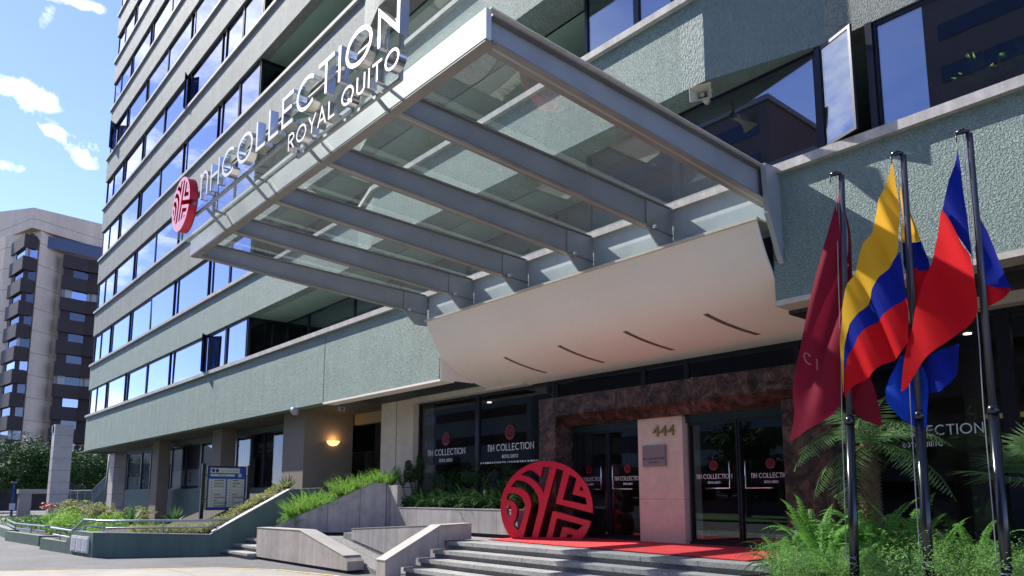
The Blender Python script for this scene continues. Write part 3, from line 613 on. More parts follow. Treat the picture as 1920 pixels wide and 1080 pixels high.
for q in ((-11.62, -9.67, 11.66, 11.78, 3.0, 3.125), (-8.6, -6.42, 11.66, 11.78, 3.0, 3.125), (-11.62, -9.67, 11.68, 11.78, .742, .8), (-8.6, -6.42, 11.68, 11.78, .742, .8)): part(MB().box(*q), 'door_rail', 'door_rail')
# lobby interior
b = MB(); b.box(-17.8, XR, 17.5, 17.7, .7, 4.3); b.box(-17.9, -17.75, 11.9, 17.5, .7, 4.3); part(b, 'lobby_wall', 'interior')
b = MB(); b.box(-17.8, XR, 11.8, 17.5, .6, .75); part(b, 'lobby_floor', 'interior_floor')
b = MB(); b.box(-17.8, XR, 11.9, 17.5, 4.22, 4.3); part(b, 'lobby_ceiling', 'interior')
b = MB(); b.box(-17.2, -15.6, 14, 16, .75, 4.2); b.box(-13, -12.2, 13.5, 14.2, .75, 4.2); b.box(-5.2, -4.6, 14, 15, .75, 4.2); part(b, 'lobby_column', M('lobby_stone', (.12, .09, .08), .5))
b = MB(); b.box(-5.5, 3, 16.9, 17.3, 3.05, 3.25); part(b, 'lobby_cove', M('cove', (.35, .28, .12), .6, emit=((.9, .65, .25), .12)))
# ---- small pieces on the lobby front, each a thing ----
b = MB(); b.box(-9.53, -8.98, 11.50, 11.548, 2.20, 2.60); pl = b.build('plaque', 'plaque'); tag(pl, 'small grey metal hotel plaque on the stone pier beside the doors', 'plaque')
o = text_mesh('NH COLLECTION', .062, 'lettering', 'ink', .002, sx=1); stand(o, -9.26, 11.498, 2.345); o.parent = pl
o = text_mesh('ROYAL QUITO', .035, 'lettering', 'ink', .002); stand(o, -9.26, 11.498, 2.275); o.parent = pl

# furniture and lights seen dimly through the lobby glass
for i, (x, y) in enumerate(((-16.2, 13.0), (-14.0, 13.4), (-12.9, 14.6), (-9.9, 13.6), (-7.9, 14.2), (-4.2, 13.2), (-2.4, 14.0))):
    part(MB().tube([(x, y, 4.205), (x, y, 4.218)], .06, 10), 'downlight', M('downlight', (1, .9, .7), .5, emit=((1, .82, .55), 6)))
part(MB().box(-14.9, -12.4, 15.6, 16.3, .75, 1.85).box(-15.0, -12.3, 15.5, 16.4, 1.85, 1.92), 'reception_desk', M('desk', (.20, .12, .08), .4))
part(MB().box(-11.2, -9.9, 14.2, 14.9, .95, 1.2).box(-11.2, -9.9, 14.9, 15.1, .95, 1.65).box(-11.35, -11.2, 14.2, 15.1, .8, 1.4).box(-9.9, -9.75, 14.2, 15.1, .8, 1.4), 'sofa', 'sofa_red')
part(MB().box(-8.4, -7.6, 14.8, 15.2, .75, 1.5).box(-8.45, -7.55, 14.75, 15.25, 1.5, 1.54), 'side_table', 'desk')
part(MB().box(-5.3, -3.9, 15.2, 15.25, 1.5, 3.0), 'wall_picture', 'lobby_stone')
part(MB().tube([(-10.12, 13.4, 4.2), (-10.12, 13.4, 2.75)], .008, 4).tube([(-10.12, 13.4, 2.75), (-10.12, 13.4, 2.66), (-10.12, 13.4, 2.55)], [.02, .06, .17], 14), 'pendant_lamp', 'black_metal')
# ================= LETTER STROKES =================
def arc(cx, cz, rx, rz, a0, a1, n=14): return [(cx+rx*math.cos(math.radians(a0+(a1-a0)*i/n)), cz+rz*math.sin(math.radians(a0+(a1-a0)*i/n))) for i in range(n+1)]
def glyph(ch, w=.13):
    """strokes in a box of unit height; returns (strokes, advance)"""
    h2_ = w/2; t = 1-h2_; o = h2_
    G = {'I': ([[(o, 0), (o, 1)]], w), 'L': ([[(o, 1), (o, o), (.5, o)]], .5), 'T': ([[(0, t), (.6, t)], [(.3, 1-w), (.3, 0)]], .6),
         'E': ([[(.52, t), (o, t), (o, o), (.52, o)], [(w, .52), (.47, .52)]], .52), 'H': ([[(o, 0), (o, 1)], [(.62-o, 0), (.62-o, 1)], [(w, .5), (.62-w, .5)]], .62),
         'N': ([[(o, 0), (o, t-.02), (.68-o, o+.02), (.68-o, 1)]], .68), 'C': ([arc(.45, .5, .45-o, .5-o, 48, 312, 22)], .78),
         'O': ([arc(.46, .5, .46-o, .5-o, 0, 360, 28)], .92), 'Q': ([arc(.46, .5, .46-o, .5-o, 0, 360, 28), [(.5, .26), (.8, .0)]], .92),
         'n': ([[(.02, t), (.14, t), (.14, 0)], arc(.36, .60, .22, .40-o, 165, 0, 12)+[(.58, 0)]], .64), 'R': ([[(o, 0), (o, t), (.32, t)]+arc(.32, .73, .2, .27-o, 85, -90, 10)+[(w, .46)], [(.3, .43), (.56, 0)]], .58),
         'Y': ([[(0.02, 1), (.31, .46), (.60, 1)], [(.31, .40), (.31, 0)]], .62), 'A': ([[(0.02, 0), (.33, .97), (.64, 0)], [(.17, .3), (.49, .3)]], .66),
         'U': ([[(o, 1), (o, .34)]+arc(.31, .31, .31-o, .31-o, 180, 360, 12)+[(.62-o, 1)]], .62)}
    return G[ch]
def ribbon(mb, pts, w, y0, y1, m=0, mside=1):
    P = [Vector((p[0], p[1])) for p in pts]; closed = (P[0]-P[-1]).length < 1e-4
    if closed: P = P[:-1]
    n = len(P); Ls, Rs = [], []
    for i in range(n):
        a = P[i-1] if (i > 0 or closed) else None; c = P[(i+1) % n] if (i < n-1 or closed) else None
        d1 = (P[i]-a).normalized() if a is not None else None; d2 = (c-P[i]).normalized() if c is not None else None
        if d1 is None: d1 = d2
        if d2 is None: d2 = d1
        n1 = Vector((-d1.y, d1.x)); n2 = Vector((-d2.y, d2.x)); mv = n1+n2; mv = mv/max(.3, mv.dot(n1)) if mv.length > 1e-6 else n1
        Ls.append(P[i]+mv*w/2); Rs.append(P[i]-mv*w/2)
    seg = range(n if closed else n-1)
    for i in seg:
        j = (i+1) % n; a, b, c, d = Rs[i], Rs[j], Ls[j], Ls[i]
        F = lambda p, y: (p.x, y, p.y)
        mb.quad(F(a, y0), F(b, y0), F(c, y0), F(d, y0), m=m); mb.quad(F(d, y1), F(c, y1), F(b, y1), F(a, y1), m=m)
        mb.quad(F(a, y0), F(a, y1), F(b, y1), F(b, y0), m=mside); mb.quad(F(d, y0), F(c, y0), F(c, y1), F(d, y1), m=mside)
    if not closed:
        for i in (0, n-1): mb.quad(F(Rs[i], y0), F(Ls[i], y0), F(Ls[i], y1), F(Rs[i], y1), m=mside)
def lettering(txt, x0, x1, y, z0, z1, depth, name, mats, parent=None, w=.13, gap=.16, zr=None, one=False):
    """boxed letters standing in a plane of constant y, spanning x0..x1; zr = base height at the right end"""
    tot = 0; lay = []
    for ch in txt:
        if ch == ' ': tot += .34; continue
        g, a = glyph(ch, w); lay.append((g, tot)); tot += a+gap
    tot -= gap; sx = (x1-x0)/tot; sz = z1-z0; out = []; big = MB()
    for g, off in lay:
        mb = big if one else MB()
        for si, st in enumerate(g):
            pts = [(x0+(off+p[0])*sx, z0+p[1]*sz) for p in st]
            if zr is not None: pts = [(px, pz_+(zr-z0)*(px-x0)/(x1-x0)) for px, pz_ in pts]
            ribbon(mb, pts, w*sz, y-si*.0012, y+depth-si*.0012)
        if not one: out.append(mb.build(name, mats, parent))
    return big.build(name, mats, parent) if one else out
def decal(x0, x1, z, hgt, sub=True, mark=True, y=11.685):
    """vinyl lettering on the lobby glass"""
    cx = (x0+x1)/2
    o = lettering('nH COLLECTION', x0, x1, y, z-hgt/2, z+hgt/2, .003, 'window_lettering', ['decal_white', 'decal_white'], None, .12, .14, one=True); at(o, H)
    if sub: o = lettering('ROYAL QUITO', cx-(x1-x0)*.17, cx+(x1-x0)*.17, y, z-hgt*1.55, z-hgt*1.05, .003, 'window_lettering', ['decal_white', 'decal_white'], None, .15, .2, one=True); at(o, H)
    if mark: logo(cx, y, z+hgt*1.75+.05, hgt*1.05, .003, 'window_emblem', [M('emblem_vinyl', (.22, .008, .02), .5)], H, cut=False)
# emblem: a disc cut by channels, traced on a 2-unit square
LC = (690, 646); LR = 557
HOLES = [[(385, 250), (440, 212), (495, 192), (540, 212), (585, 245), (625, 278), (655, 157), (748, 160), (658, 478), (640, 430), (600, 370), (545, 320), (480, 282)],
         [(258, 397), (330, 312), (420, 330), (500, 375), (560, 440), (595, 520), (605, 610), (590, 700), (515, 990), (412, 990), (490, 700), (510, 620), (500, 540), (465, 470), (410, 425), (340, 402)],
         [(205, 548), (228, 472), (290, 468), (350, 487), (400, 530), (430, 590), (440, 640), (420, 720), (358, 908), (322, 892), (286, 850), (325, 760), (336, 680), (330, 620), (300, 580), (260, 558)],
         [(205, 622), (250, 625), (265, 665), (262, 720), (238, 785), (215, 720), (203, 660)],
         [(975, 255), (1058, 300), (1008, 485), (1165, 525), (1178, 608), (890, 546)], [(1115, 385), (1142, 443), (1090, 440)],
         [(820, 765), (1130, 845), (1060, 905), (885, 868), (850, 990), (762, 990)], [(945, 945), (1012, 962), (985, 994), (930, 994)]]
CHAN = [(1215, 795), (770, 682), (690, 990), (590, 990), (820, 177), (905, 205), (805, 592), (1245, 705)]
def logo(cx, y, cz, R, depth, name, mats, parent, cut=True, rz=0):
    T = lambda p: ((p[0]-LC[0])/LR*R, (LC[1]-p[1])/LR*R)
    def ang(p): q = T(p); return math.atan2(q[1], q[0])
    a1 = ang(CHAN[-1]); a0 = ang(CHAN[0]); zc = (LC[1]-1012)/LR*R
    outer = []; n = 72
    for i in range(n+1):
        a = a1+(2*math.pi+a0-a1)*i/n; x, z = R*math.cos(a), R*math.sin(a)
        if cut and z < zc: z = zc; x = max(-math.sqrt(R*R-zc*zc), min(math.sqrt(R*R-zc*zc), x*1.0))
        outer.append((x, z))
    outer += [T(p) for p in CHAN][0:]
    cu = bpy.data.curves.new(name, 'CURVE'); cu.dimensions = '2D'; cu.fill_mode = 'BOTH'; cu.extrude = depth/2
    for poly in [outer]+[[T(p) for p in hl] for hl in HOLES]:
        q = [];
        for p in poly:
            if not q or (Vector(p)-Vector(q[-1])).length > R*.004: q.append(p)
        s = cu.splines.new('POLY'); s.points.add(len(q)-1); s.use_cyclic_u = True
        for i, p in enumerate(q): s.points[i].co = (p[0], p[1], 0, 1)
    t = bpy.data.objects.new('tmp', cu); COL.objects.link(t); bpy.context.view_layer.update()
    me = bpy.data.meshes.new_from_object(t.evaluated_get(bpy.context.evaluated_depsgraph_get())); bpy.data.objects.remove(t)
    me.materials.clear(); [me.materials.append(MATS[m] if isinstance(m, str) else m) for m in mats]
    me.transform(Matrix.Rotation(rz, 4, 'Z') @ Matrix.Rotation(math.pi/2, 4, 'X'))
    if len(mats) > 1:
        for p in me.polygons:
            nn = Matrix.Rotation(-rz, 3, 'Z') @ p.normal
            p.material_index = 1 if abs(nn.y) < .5 else 0
    me.transform(Matrix.Translation((cx, y, cz)))
    o = bpy.data.objects.new(name, me); COL.objects.link(o)
    if parent: at(o, parent)
    return o
decal(-17.27, -15.55, 2.79, .17); decal(-14.62, -12.9, 2.80, .17)
for x0, x1 in ((-11.52, -10.80), (-10.44, -9.74), (-8.42, -7.66), (-7.28, -6.52)): decal(x0, x1, 1.985, .085, y=11.70)
decal(-5.25, -3.62, 2.58, .15, mark=False)
b = MB(); r = random.Random(8)
x = -14.9
while x < -12.4:
    w_ = r.uniform(.03, .09); b.box(x, x+w_, 11.684, 11.687, 2.42, 2.46); x += w_+r.uniform(.02, .05)
part(b, 'window_lettering', 'decal_white')
# red emblem sculpture on the carpet
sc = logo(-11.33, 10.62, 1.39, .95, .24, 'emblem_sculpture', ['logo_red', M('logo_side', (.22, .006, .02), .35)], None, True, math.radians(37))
tag(sc, 'big round red emblem sculpture standing on the red carpet by the doors', 'sculpture')
# ================= CANOPY =================
CN = thing('glass_canopy', 'projecting steel and glass entrance canopy with six raking beams', 'canopy', (-10.3, 9.9, 6))
BX = [-14.9, -13.06, -11.22, -9.38, -7.54, -5.7]
YF, YB = 4.46, 9.96
for i, x in enumerate(BX):
    zt0, zb0, zt1, zb1 = 6.64, 6.32, 6.47, 5.97
    b = MB(); b.prism([(YB, zb1), (YB, zt1), (YF+.06, zt0), (YF+.06, zb0)], x-.02, x+.02, 'x')
    # flanges
    for za, zb_, s in ((zt0, zt1, 0), (zb0, zb1, 1)):
        wd = .075 if i < 5 else .10
        lo, hi_ = (za-.022, za) if not s else (za, za+.022)
        lo1, hi1 = (zb_-.022, zb_) if not s else (zb_, zb_+.022)
        b.hexa([(x-wd, YF+.06, lo), (x-.021, YF+.06, lo), (x-.021, YF+.06, hi_), (x-wd, YF+.06, hi_)], [(x-wd, YB, lo1), (x-.021, YB, lo1), (x-.021, YB, hi1), (x-wd, YB, hi1)], 1)
        b.hexa([(x+.021, YF+.06, lo), (x+wd, YF+.06, lo), (x+wd, YF+.06, hi_), (x+.021, YF+.06, hi_)], [(x+.021, YB, lo1), (x+wd, YB, lo1), (x+wd, YB, hi1), (x+.021, YB, hi1)], 1)
    bo = at(b.build('beam', ['steel_beam', 'steel_flange']), CN)
    if i < 5:
        b = MB(); b.prism([(9.30, 6.46), (9.975, 6.44), (9.975, 5.70), (9.62, 5.70), (9.30, 5.99)], x+.024, x+.05, 'x')
        at(b.build('bracket', 'steel_beam'), CN)
        b = MB(); b.tube([(x+.05, 9.42, 6.02), (x+.12, 9.42, 6.02)], .045, 10); b.tube([(x+.12, 9.42, 6.02), (x+.15, 9.42, 6.02)], .03, 8); at(b.build('bolt', 'chrome'), CN)
b = MB(); b.prism([(9.62, 6.50), (10.02, 6.52), (10.02, 5.02), (9.93, 5.15), (9.78, 5.5), (9.66, 5.75)], -5.60, -5.52, 'x'); at(b.build('bracket', 'steel_beam'), CN)
b = MB(); b.hexa([(-15.0, YF-.03, 6.33), (-15.0, YF+.04, 6.33), (-15.0, YF+.04, 6.64), (-15.0, YF-.03, 6.64)], [(-5.6, YF-.03, 6.33), (-5.6, YF+.04, 6.33), (-5.6, YF+.04, 6.67), (-5.6, YF-.03, 6.67)]); at(b.build('fascia', 'steel_fascia'), CN)
b = MB(); b.box(-14.98, -5.62, YF-.025, YF+.12, 6.305, 6.329); at(b.build('fascia_flange', 'steel_flange'), CN)
gx = [-15.35, -13.06, -11.22, -9.38, -7.54, -5.62]
for x0, x1 in zip(gx, gx[1:]):
    b = MB(); b.quad((x0+.012, 4.02, 6.735), (x1-.012, 4.02, 6.735), (x1-.012, 9.86, 6.50), (x0+.012, 9.86, 6.50)); o = at(b.build('glass_panel', 'glass_canopy'), CN)
b = MB(); b.hexa([(-5.66, 4.5, 6.69), (-5.60, 4.5, 6.69), (-5.60, 4.5, 6.71), (-5.66, 4.5, 6.71)], [(-5.66, 9.9, 6.50), (-5.60, 9.9, 6.50), (-5.60, 9.9, 6.52), (-5.66, 9.9, 6.52)]); at(b.build('edge_trim', 'cream_trim'), CN)
# ================= SIGN =================
SG = thing('rooftop_sign', 'large steel channel letters with a round red emblem on the canopy front edge', 'sign', (-10, 3.95, 6.6))
YS = 3.9
for o in lettering('nHCOLLECTION', -12.93, -6.42, YS, 6.69, 7.16, .12, 'letter', ['chrome_face', 'chrome'], None, .115, .14, zr=6.60): at(o, SG)
for o in lettering('ROYAL QUITO', -9.24, -6.42, YS, 6.24, 6.48, .10, 'letter', ['chrome_face', 'chrome'], None, .13, .17, zr=6.21): at(o, SG)
logo(-13.74, YS, 6.86, .50, .12, 'emblem', ['logo_pink', 'logo_red'], SG, cut=False)
b = MB(); b.tube([(-13.74, YS+.061, 6.86), (-13.74, YS+.09, 6.86)], .50, 40); at(b.build('emblem_back', M('emblem_backing', (.26, .012, .03), .4)), SG)
b = MB(); b.beam((-13.6, YS+.17, 6.67), (-6.66, YS+.17, 6.585), .045, .045); b.beam((-9.3, YS+.17, 6.235), (-6.66, YS+.17, 6.205), .04, .04)
b.beam((-13.2, YS+.17, 7.02), (-6.66, YS+.17, 6.97), .028, .028); b.box(-6.68, -6.64, YS+.15, YS+.19, 6.19, 7.25); b.box(-7.77, -7.74, YS+.15, YS+.19, 6.22, 6.58); b.box(-9.3, -9.27, YS+.15, YS+.19, 6.22, 6.60)
at(b.build('rail', 'steel_beam'), SG)
for x in BX[1:5]:
    zr = 6.65-(x+13.6)*.0125
    b = MB(); b.beam((x, YF, 6.30), (x, YS+.19, zr), .03, .045); b.beam((x+.02, YF-.04, 6.60), (x+.02, YS+.3, 6.64), .03, .03); at(b.build('strut', 'steel_beam'), SG)
# ================= FLAGPOLES AND FLAGS =================
PX = [(-3.53, -3.66), (-2.89, -2.95), (-2.285, -2.305)]
plab = ['black tapered flagpole carrying the maroon flag, nearest the entrance', 'black tapered flagpole carrying the yellow, blue and red flag', 'black tapered flagpole carrying the red and blue flag, farthest from the entrance']
for i, (xt, xb) in enumerate(PX):
    X = lambda z: xb+(xt-xb)*(z-.85)/(5.07-.85)
    fp = thing('flagpole', plab[i], 'flagpole', (X(.5), 7.7, .5), 'flagpoles in the planting')
    at(MB().tube([(X(.3), 7.7, .3), (X(2.38), 7.7, 2.38)], .046, 16).build('lower_pole', 'black_metal', smooth=True), fp)
    b = MB(); b.tube([(X(2.38), 7.7, 2.38), (X(2.42), 7.7, 2.42), (X(2.47), 7.7, 2.47)], [.053, .050, .034], 16); at(b.build('collar', 'black_metal', smooth=True), fp)
    at(MB().tube([(X(2.47), 7.7, 2.47), (X(5.07), 7.7, 5.07)], .031, 16).build('upper_pole', 'pole_upper', smooth=True), fp)
    b = MB(); b.tube([(X(5)+.01, 7.69, 5.085), (X(5)-.04, 7.665, 5.10), (X(5)-.085, 7.64, 5.09)], [.012, .03, .022], 8); b.tube([(X(5)-.09, 7.64, 5.09), (X(5)-.095, 7.64, 5.0)], .006, 5); at(b.build('pulley', 'black_metal', smooth=True), fp)
    b = MB(); b.tube([(X(5)-.04, 7.665, 5.08), (X(4)-.05, 7.66, 4.0), (X(3)-.052, 7.66, 3.0), (X(2.5)-.06, 7.655, 2.5), (X(1)-.055, 7.645, 1.0)], .0045, 5)
    for k in range(4): z = .95+k*.03; b.tube([(X(z)-.056, 7.68, z), (X(z)-.02, 7.648, z+.02*(-1)**k), (X(z)+.04, 7.66, z-.01)], .0035, 5)
    at(b.build('halyard', 'rope'), fp)
def resample(c, n):
    c = [Vector(p) for p in c]; L = [0]
    for a, b_ in zip(c, c[1:]): L.append(L[-1]+(b_-a).length)
    out = []
    for i in range(n+1):
        s = L[-1]*i/n; k = 0
        while k < len(L)-2 and L[k+1] < s: k += 1
        d = L[k+1]-L[k]; out.append(c[k].lerp(c[k+1], 0 if d == 0 else (s-L[k])/d))
    # smooth
    for _ in range(2): out = [out[0]]+[(out[i-1]+out[i]*2+out[i+1])/4 for i in range(1, n)]+[out[-1]]
    return out
def cloth(name, label, patches, mats, folds, group='flags on the poles'):
    """patches: (curve a, curve b, material index, y offset, fold seed). Folds run along the curves."""
    b = MB(); nu = 46
    for ca, cb, mi, yo, ph in patches:
        A, B = resample(ca, nu), resample(cb, nu); nv = 14; base = len(b.v)
        for i in range(nu+1):
            for j in range(nv+1):
                p = A[i].lerp(B[i], j/nv); s = i/nu; t = j/nv
                env = math.sin(math.pi*min(1, s*1.0+.12))*.9+.1
                dy = sum(am*math.sin(fr*(p.x*1.0+p.z*sk)+ph+q) for am, fr, sk, q in folds)*env
                b.v.append((p.x, p.y+yo+dy, p.z))
        for i in range(nu):
            for j in range(nv):
                b.f.append((base+i*(nv+1)+j, base+i*(nv+1)+j+1, base+(i+1)*(nv+1)+j+1, base+(i+1)*(nv+1)+j)); b.m.append(mi)
    o = b.build(name, mats, smooth=True); me = o.data
    bm = bmesh.new(); bm.from_mesh(me); bmesh.ops.remove_doubles(bm, verts=bm.verts, dist=.002); bmesh.ops.recalc_face_normals(bm, faces=bm.faces); bm.to_mesh(me); bm.free()
    return tag(o, label, 'flag', group)
FO = [(.035, 26, -.42, 0), (.018, 47, -.5, 1.3), (.010, 83, -.36, .5)]
f1l = [(-3.572, 7.620, 4.863), (-3.671, 7.620, 4.605), (-3.772, 7.620, 4.332), (-3.877, 7.620, 3.997), (-3.971, 7.620, 3.658), (-4.065, 7.620, 3.316), (-4.163, 7.620, 3.033), (-4.227, 7.620, 2.803), (-4.210, 7.620, 2.535), (-4.290, 7.620, 2.242)]
f1m = [(-3.566, 7.620, 4.862), (-3.559, 7.620, 4.513), (-3.585, 7.620, 3.931), (-3.591, 7.620, 3.470), (-3.616, 7.620, 2.905), (-3.679, 7.620, 2.631), (-3.756, 7.620, 2.498), (-3.906, 7.620, 2.425), (-4.123, 7.620, 2.325), (-4.285, 7.620, 2.230)]
f1r = [(-3.560, 7.620, 4.860), (-3.536, 7.620, 4.506), (-3.502, 7.620, 4.145), (-3.498, 7.620, 3.681), (-3.466, 7.620, 3.222), (-3.407, 7.620, 2.879), (-3.350, 7.620, 2.600), (-3.312, 7.620, 2.306), (-3.403, 7.620, 2.371), (-3.507, 7.620, 2.433)]
f1b = [(-3.560, 7.620, 4.860), (-3.559, 7.620, 4.513), (-3.585, 7.620, 3.931), (-3.591, 7.620, 3.470), (-3.601, 7.620, 2.960), (-3.619, 7.620, 2.681), (-3.615, 7.620, 2.570), (-3.598, 7.620, 2.485), (-3.568, 7.620, 2.438), (-3.513, 7.620, 2.434)]
f1 = cloth('flag', 'maroon flag hanging slack from the pole nearest the entrance', [(f1l, f1m, 0, .07, 0), (f1b, f1r, 0, .16, 2.0)], ['cloth_maroon'], [(.06, 13, -.42, .6), (.016, 26, -.3, 2)])
o = lettering('C I', -3.95, -3.80, 7.46, 3.06, 3.18, .003, 'flag_lettering', ['flag_letter', 'flag_letter'], None, .12, .16, zr=2.94, one=True); o.parent = f1
c0 = [(-2.980, 7.620, 4.982), (-3.102, 7.620, 4.668), (-3.220, 7.620, 4.359), (-3.384, 7.620, 4.058), (-3.513, 7.620, 3.799), (-3.599, 7.620, 3.529), (-3.622, 7.620, 3.246), (-3.623, 7.620, 2.963), (-3.623, 7.620, 2.710)]
c1 = [(-2.964, 7.620, 4.977), (-2.945, 7.620, 4.506), (-2.952, 7.620, 4.052), (-3.136, 7.620, 3.874), (-3.252, 7.620, 3.732), (-3.317, 7.620, 3.577), (-3.546, 7.620, 3.376), (-3.579, 7.620, 3.211), (-3.618, 7.620, 2.704)]
c1b = [(-2.952, 7.620, 4.052), (-3.136, 7.620, 3.874), (-3.252, 7.620, 3.732), (-3.317, 7.620, 3.577), (-3.433, 7.620, 3.475), (-3.546, 7.620, 3.376), (-3.581, 7.620, 3.183), (-3.601, 7.620, 2.960)]
c2 = [(-2.930, 7.620, 3.582), (-3.036, 7.620, 3.522), (-3.172, 7.620, 3.433), (-3.254, 7.620, 3.387), (-3.361, 7.620, 3.322), (-3.438, 7.620, 3.240), (-3.534, 7.620, 3.120), (-3.592, 7.620, 2.925)]
c3 = [(-2.942, 7.620, 3.139), (-3.020, 7.620, 3.023), (-3.136, 7.620, 2.964), (-3.221, 7.620, 2.938), (-3.312, 7.620, 2.857), (-3.401, 7.620, 2.807), (-3.513, 7.620, 2.759), (-3.610, 7.620, 2.653)]
d0 = [(-2.964, 7.740, 4.799), (-2.906, 7.740, 4.582), (-2.842, 7.740, 4.338), (-2.800, 7.740, 4.149)]
d0b = [(-2.974, 7.740, 4.803), (-2.967, 7.740, 4.601), (-2.973, 7.740, 4.375), (-2.977, 7.740, 4.174)]
d1 = [(-2.800, 7.740, 4.149), (-2.771, 7.740, 4.015), (-2.747, 7.740, 3.933), (-2.749, 7.740, 3.846)]
d1b = [(-2.977, 7.740, 4.174), (-2.976, 7.740, 4.039), (-2.974, 7.740, 3.927), (-2.958, 7.740, 3.857)]
d2 = [(-2.743, 7.740, 3.916), (-2.758, 7.740, 3.713), (-2.844, 7.740, 3.354), (-2.936, 7.740, 3.047), (-3.001, 7.740, 2.842)]
d2b = [(-2.958, 7.740, 3.868), (-2.959, 7.740, 3.703), (-2.969, 7.740, 3.431), (-2.992, 7.740, 3.109), (-3.016, 7.740, 2.844)]
cloth('flag', 'yellow, blue and red tricolour hanging slack from the middle pole', [(c0, c1, 0, 0, 0), (c1b, c2, 1, 0, 0), (c2, c3, 2, 0, 0), (d0b, d0, 0, 0, 1), (d1b, d1, 1, 0, 1), (d2b, d2, 2, 0, 1)], ['cloth_yellow', 'cloth_blue', 'cloth_red'], [(.042, 19, .30, 0), (.012, 37, .36, 1.1)])
e0 = [(-2.369, 7.600, 4.923), (-2.418, 7.600, 4.768), (-2.468, 7.600, 4.597), (-2.514, 7.600, 4.424), (-2.544, 7.600, 4.337)]
e1 = [(-2.355, 7.600, 4.918), (-2.327, 7.600, 4.630), (-2.315, 7.600, 4.258), (-2.309, 7.600, 3.946), (-2.319, 7.600, 3.590)]
e0b = [(-2.544, 7.600, 4.337), (-2.603, 7.600, 4.129), (-2.684, 7.600, 3.883), (-2.783, 7.600, 3.586), (-2.880, 7.600, 3.339), (-2.954, 7.600, 3.138), (-2.998, 7.600, 2.932), (-3.039, 7.600, 2.647)]
e1b = [(-2.534, 7.600, 4.355), (-2.480, 7.600, 4.254), (-2.423, 7.600, 4.096), (-2.380, 7.600, 3.949), (-2.316, 7.600, 3.850), (-2.306, 7.600, 3.638), (-2.307, 7.600, 3.295), (-2.575, 7.600, 3.079), (-2.795, 7.600, 2.967), (-2.987, 7.600, 2.678)]
e2b = [(-2.544, 7.600, 4.337), (-2.490, 7.600, 4.246), (-2.442, 7.600, 4.085), (-2.399, 7.600, 3.943), (-2.334, 7.600, 3.844)]
e2a = [(-2.369, 7.600, 4.923), (-2.362, 7.600, 4.589), (-2.337, 7.600, 4.265), (-2.327, 7.600, 4.054), (-2.325, 7.600, 3.847)]
g0 = [(-3.066, 7.680, 3.015), (-3.128, 7.680, 2.851), (-3.219, 7.680, 2.673), (-3.211, 7.680, 2.554), (-3.089, 7.680, 2.394), (-2.966, 7.680, 2.307), (-2.939, 7.680, 2.274)]
g1 = [(-2.931, 7.680, 3.060), (-2.857, 7.680, 2.870), (-2.827, 7.680, 2.751), (-2.837, 7.680, 2.607), (-2.850, 7.680, 2.505), (-2.861, 7.680, 2.351), (-2.860, 7.680, 2.299)]
h0 = [(-2.897, 7.740, 2.766), (-2.891, 7.740, 2.723), (-2.889, 7.740, 2.680), (-2.887, 7.740, 2.643)]
h1_ = [(-2.879, 7.740, 2.880), (-2.722, 7.740, 3.042), (-2.545, 7.740, 3.082), (-2.561, 7.740, 2.941)]
h2q = [(-2.892, 7.740, 2.644), (-2.824, 7.740, 2.632), (-2.729, 7.740, 2.627), (-2.654, 7.740, 2.686), (-2.577, 7.740, 2.789)]
h3q = [(-2.879, 7.740, 2.880), (-2.799, 7.740, 2.974), (-2.698, 7.740, 3.038), (-2.602, 7.740, 3.060), (-2.541, 7.740, 3.072)]
k0 = [(-2.297, 7.760, 4.293), (-2.233, 7.760, 4.091), (-2.174, 7.760, 3.843), (-2.114, 7.760, 3.626), (-2.081, 7.760, 3.513)]
k0b = [(-2.315, 7.760, 4.299), (-2.314, 7.760, 4.087), (-2.312, 7.760, 3.878), (-2.307, 7.760, 3.721), (-2.283, 7.760, 3.577)]
k1 = [(-2.274, 7.760, 3.580), (-2.214, 7.760, 3.562), (-2.155, 7.760, 3.544), (-2.114, 7.760, 3.525), (-2.081, 7.760, 3.508)]
k2 = [(-2.345, 7.760, 3.359), (-2.282, 7.760, 3.367), (-2.210, 7.760, 3.394), (-2.146, 7.760, 3.441), (-2.082, 7.760, 3.498)]
l1 = [(-2.717, 7.720, 3.012), (-2.643, 7.720, 3.053), (-2.570, 7.720, 3.094), (-2.449, 7.720, 3.177), (-2.332, 7.720, 3.350)]
l2 = [(-2.710, 7.720, 2.970), (-2.643, 7.720, 3.043), (-2.538, 7.720, 3.084), (-2.533, 7.720, 3.088), (-2.534, 7.720, 3.078)]
cloth('flag', 'red and blue flag hanging slack from the pole farthest from the entrance', [(e0, e2a, 1, 0, 0), (e0b, e1b, 0, 0, 0), (g0, g1, 2, 0, 1), (h3q, h2q, 1, 0, 2), (k0b, k0, 1, 0, 1), (k1, k2, 0, 0, 1)], ['cloth_red', 'cloth_blue', 'cloth_blue2'], [(.05, 12, .30, .3), (.010, 27, .4, 1.1)])
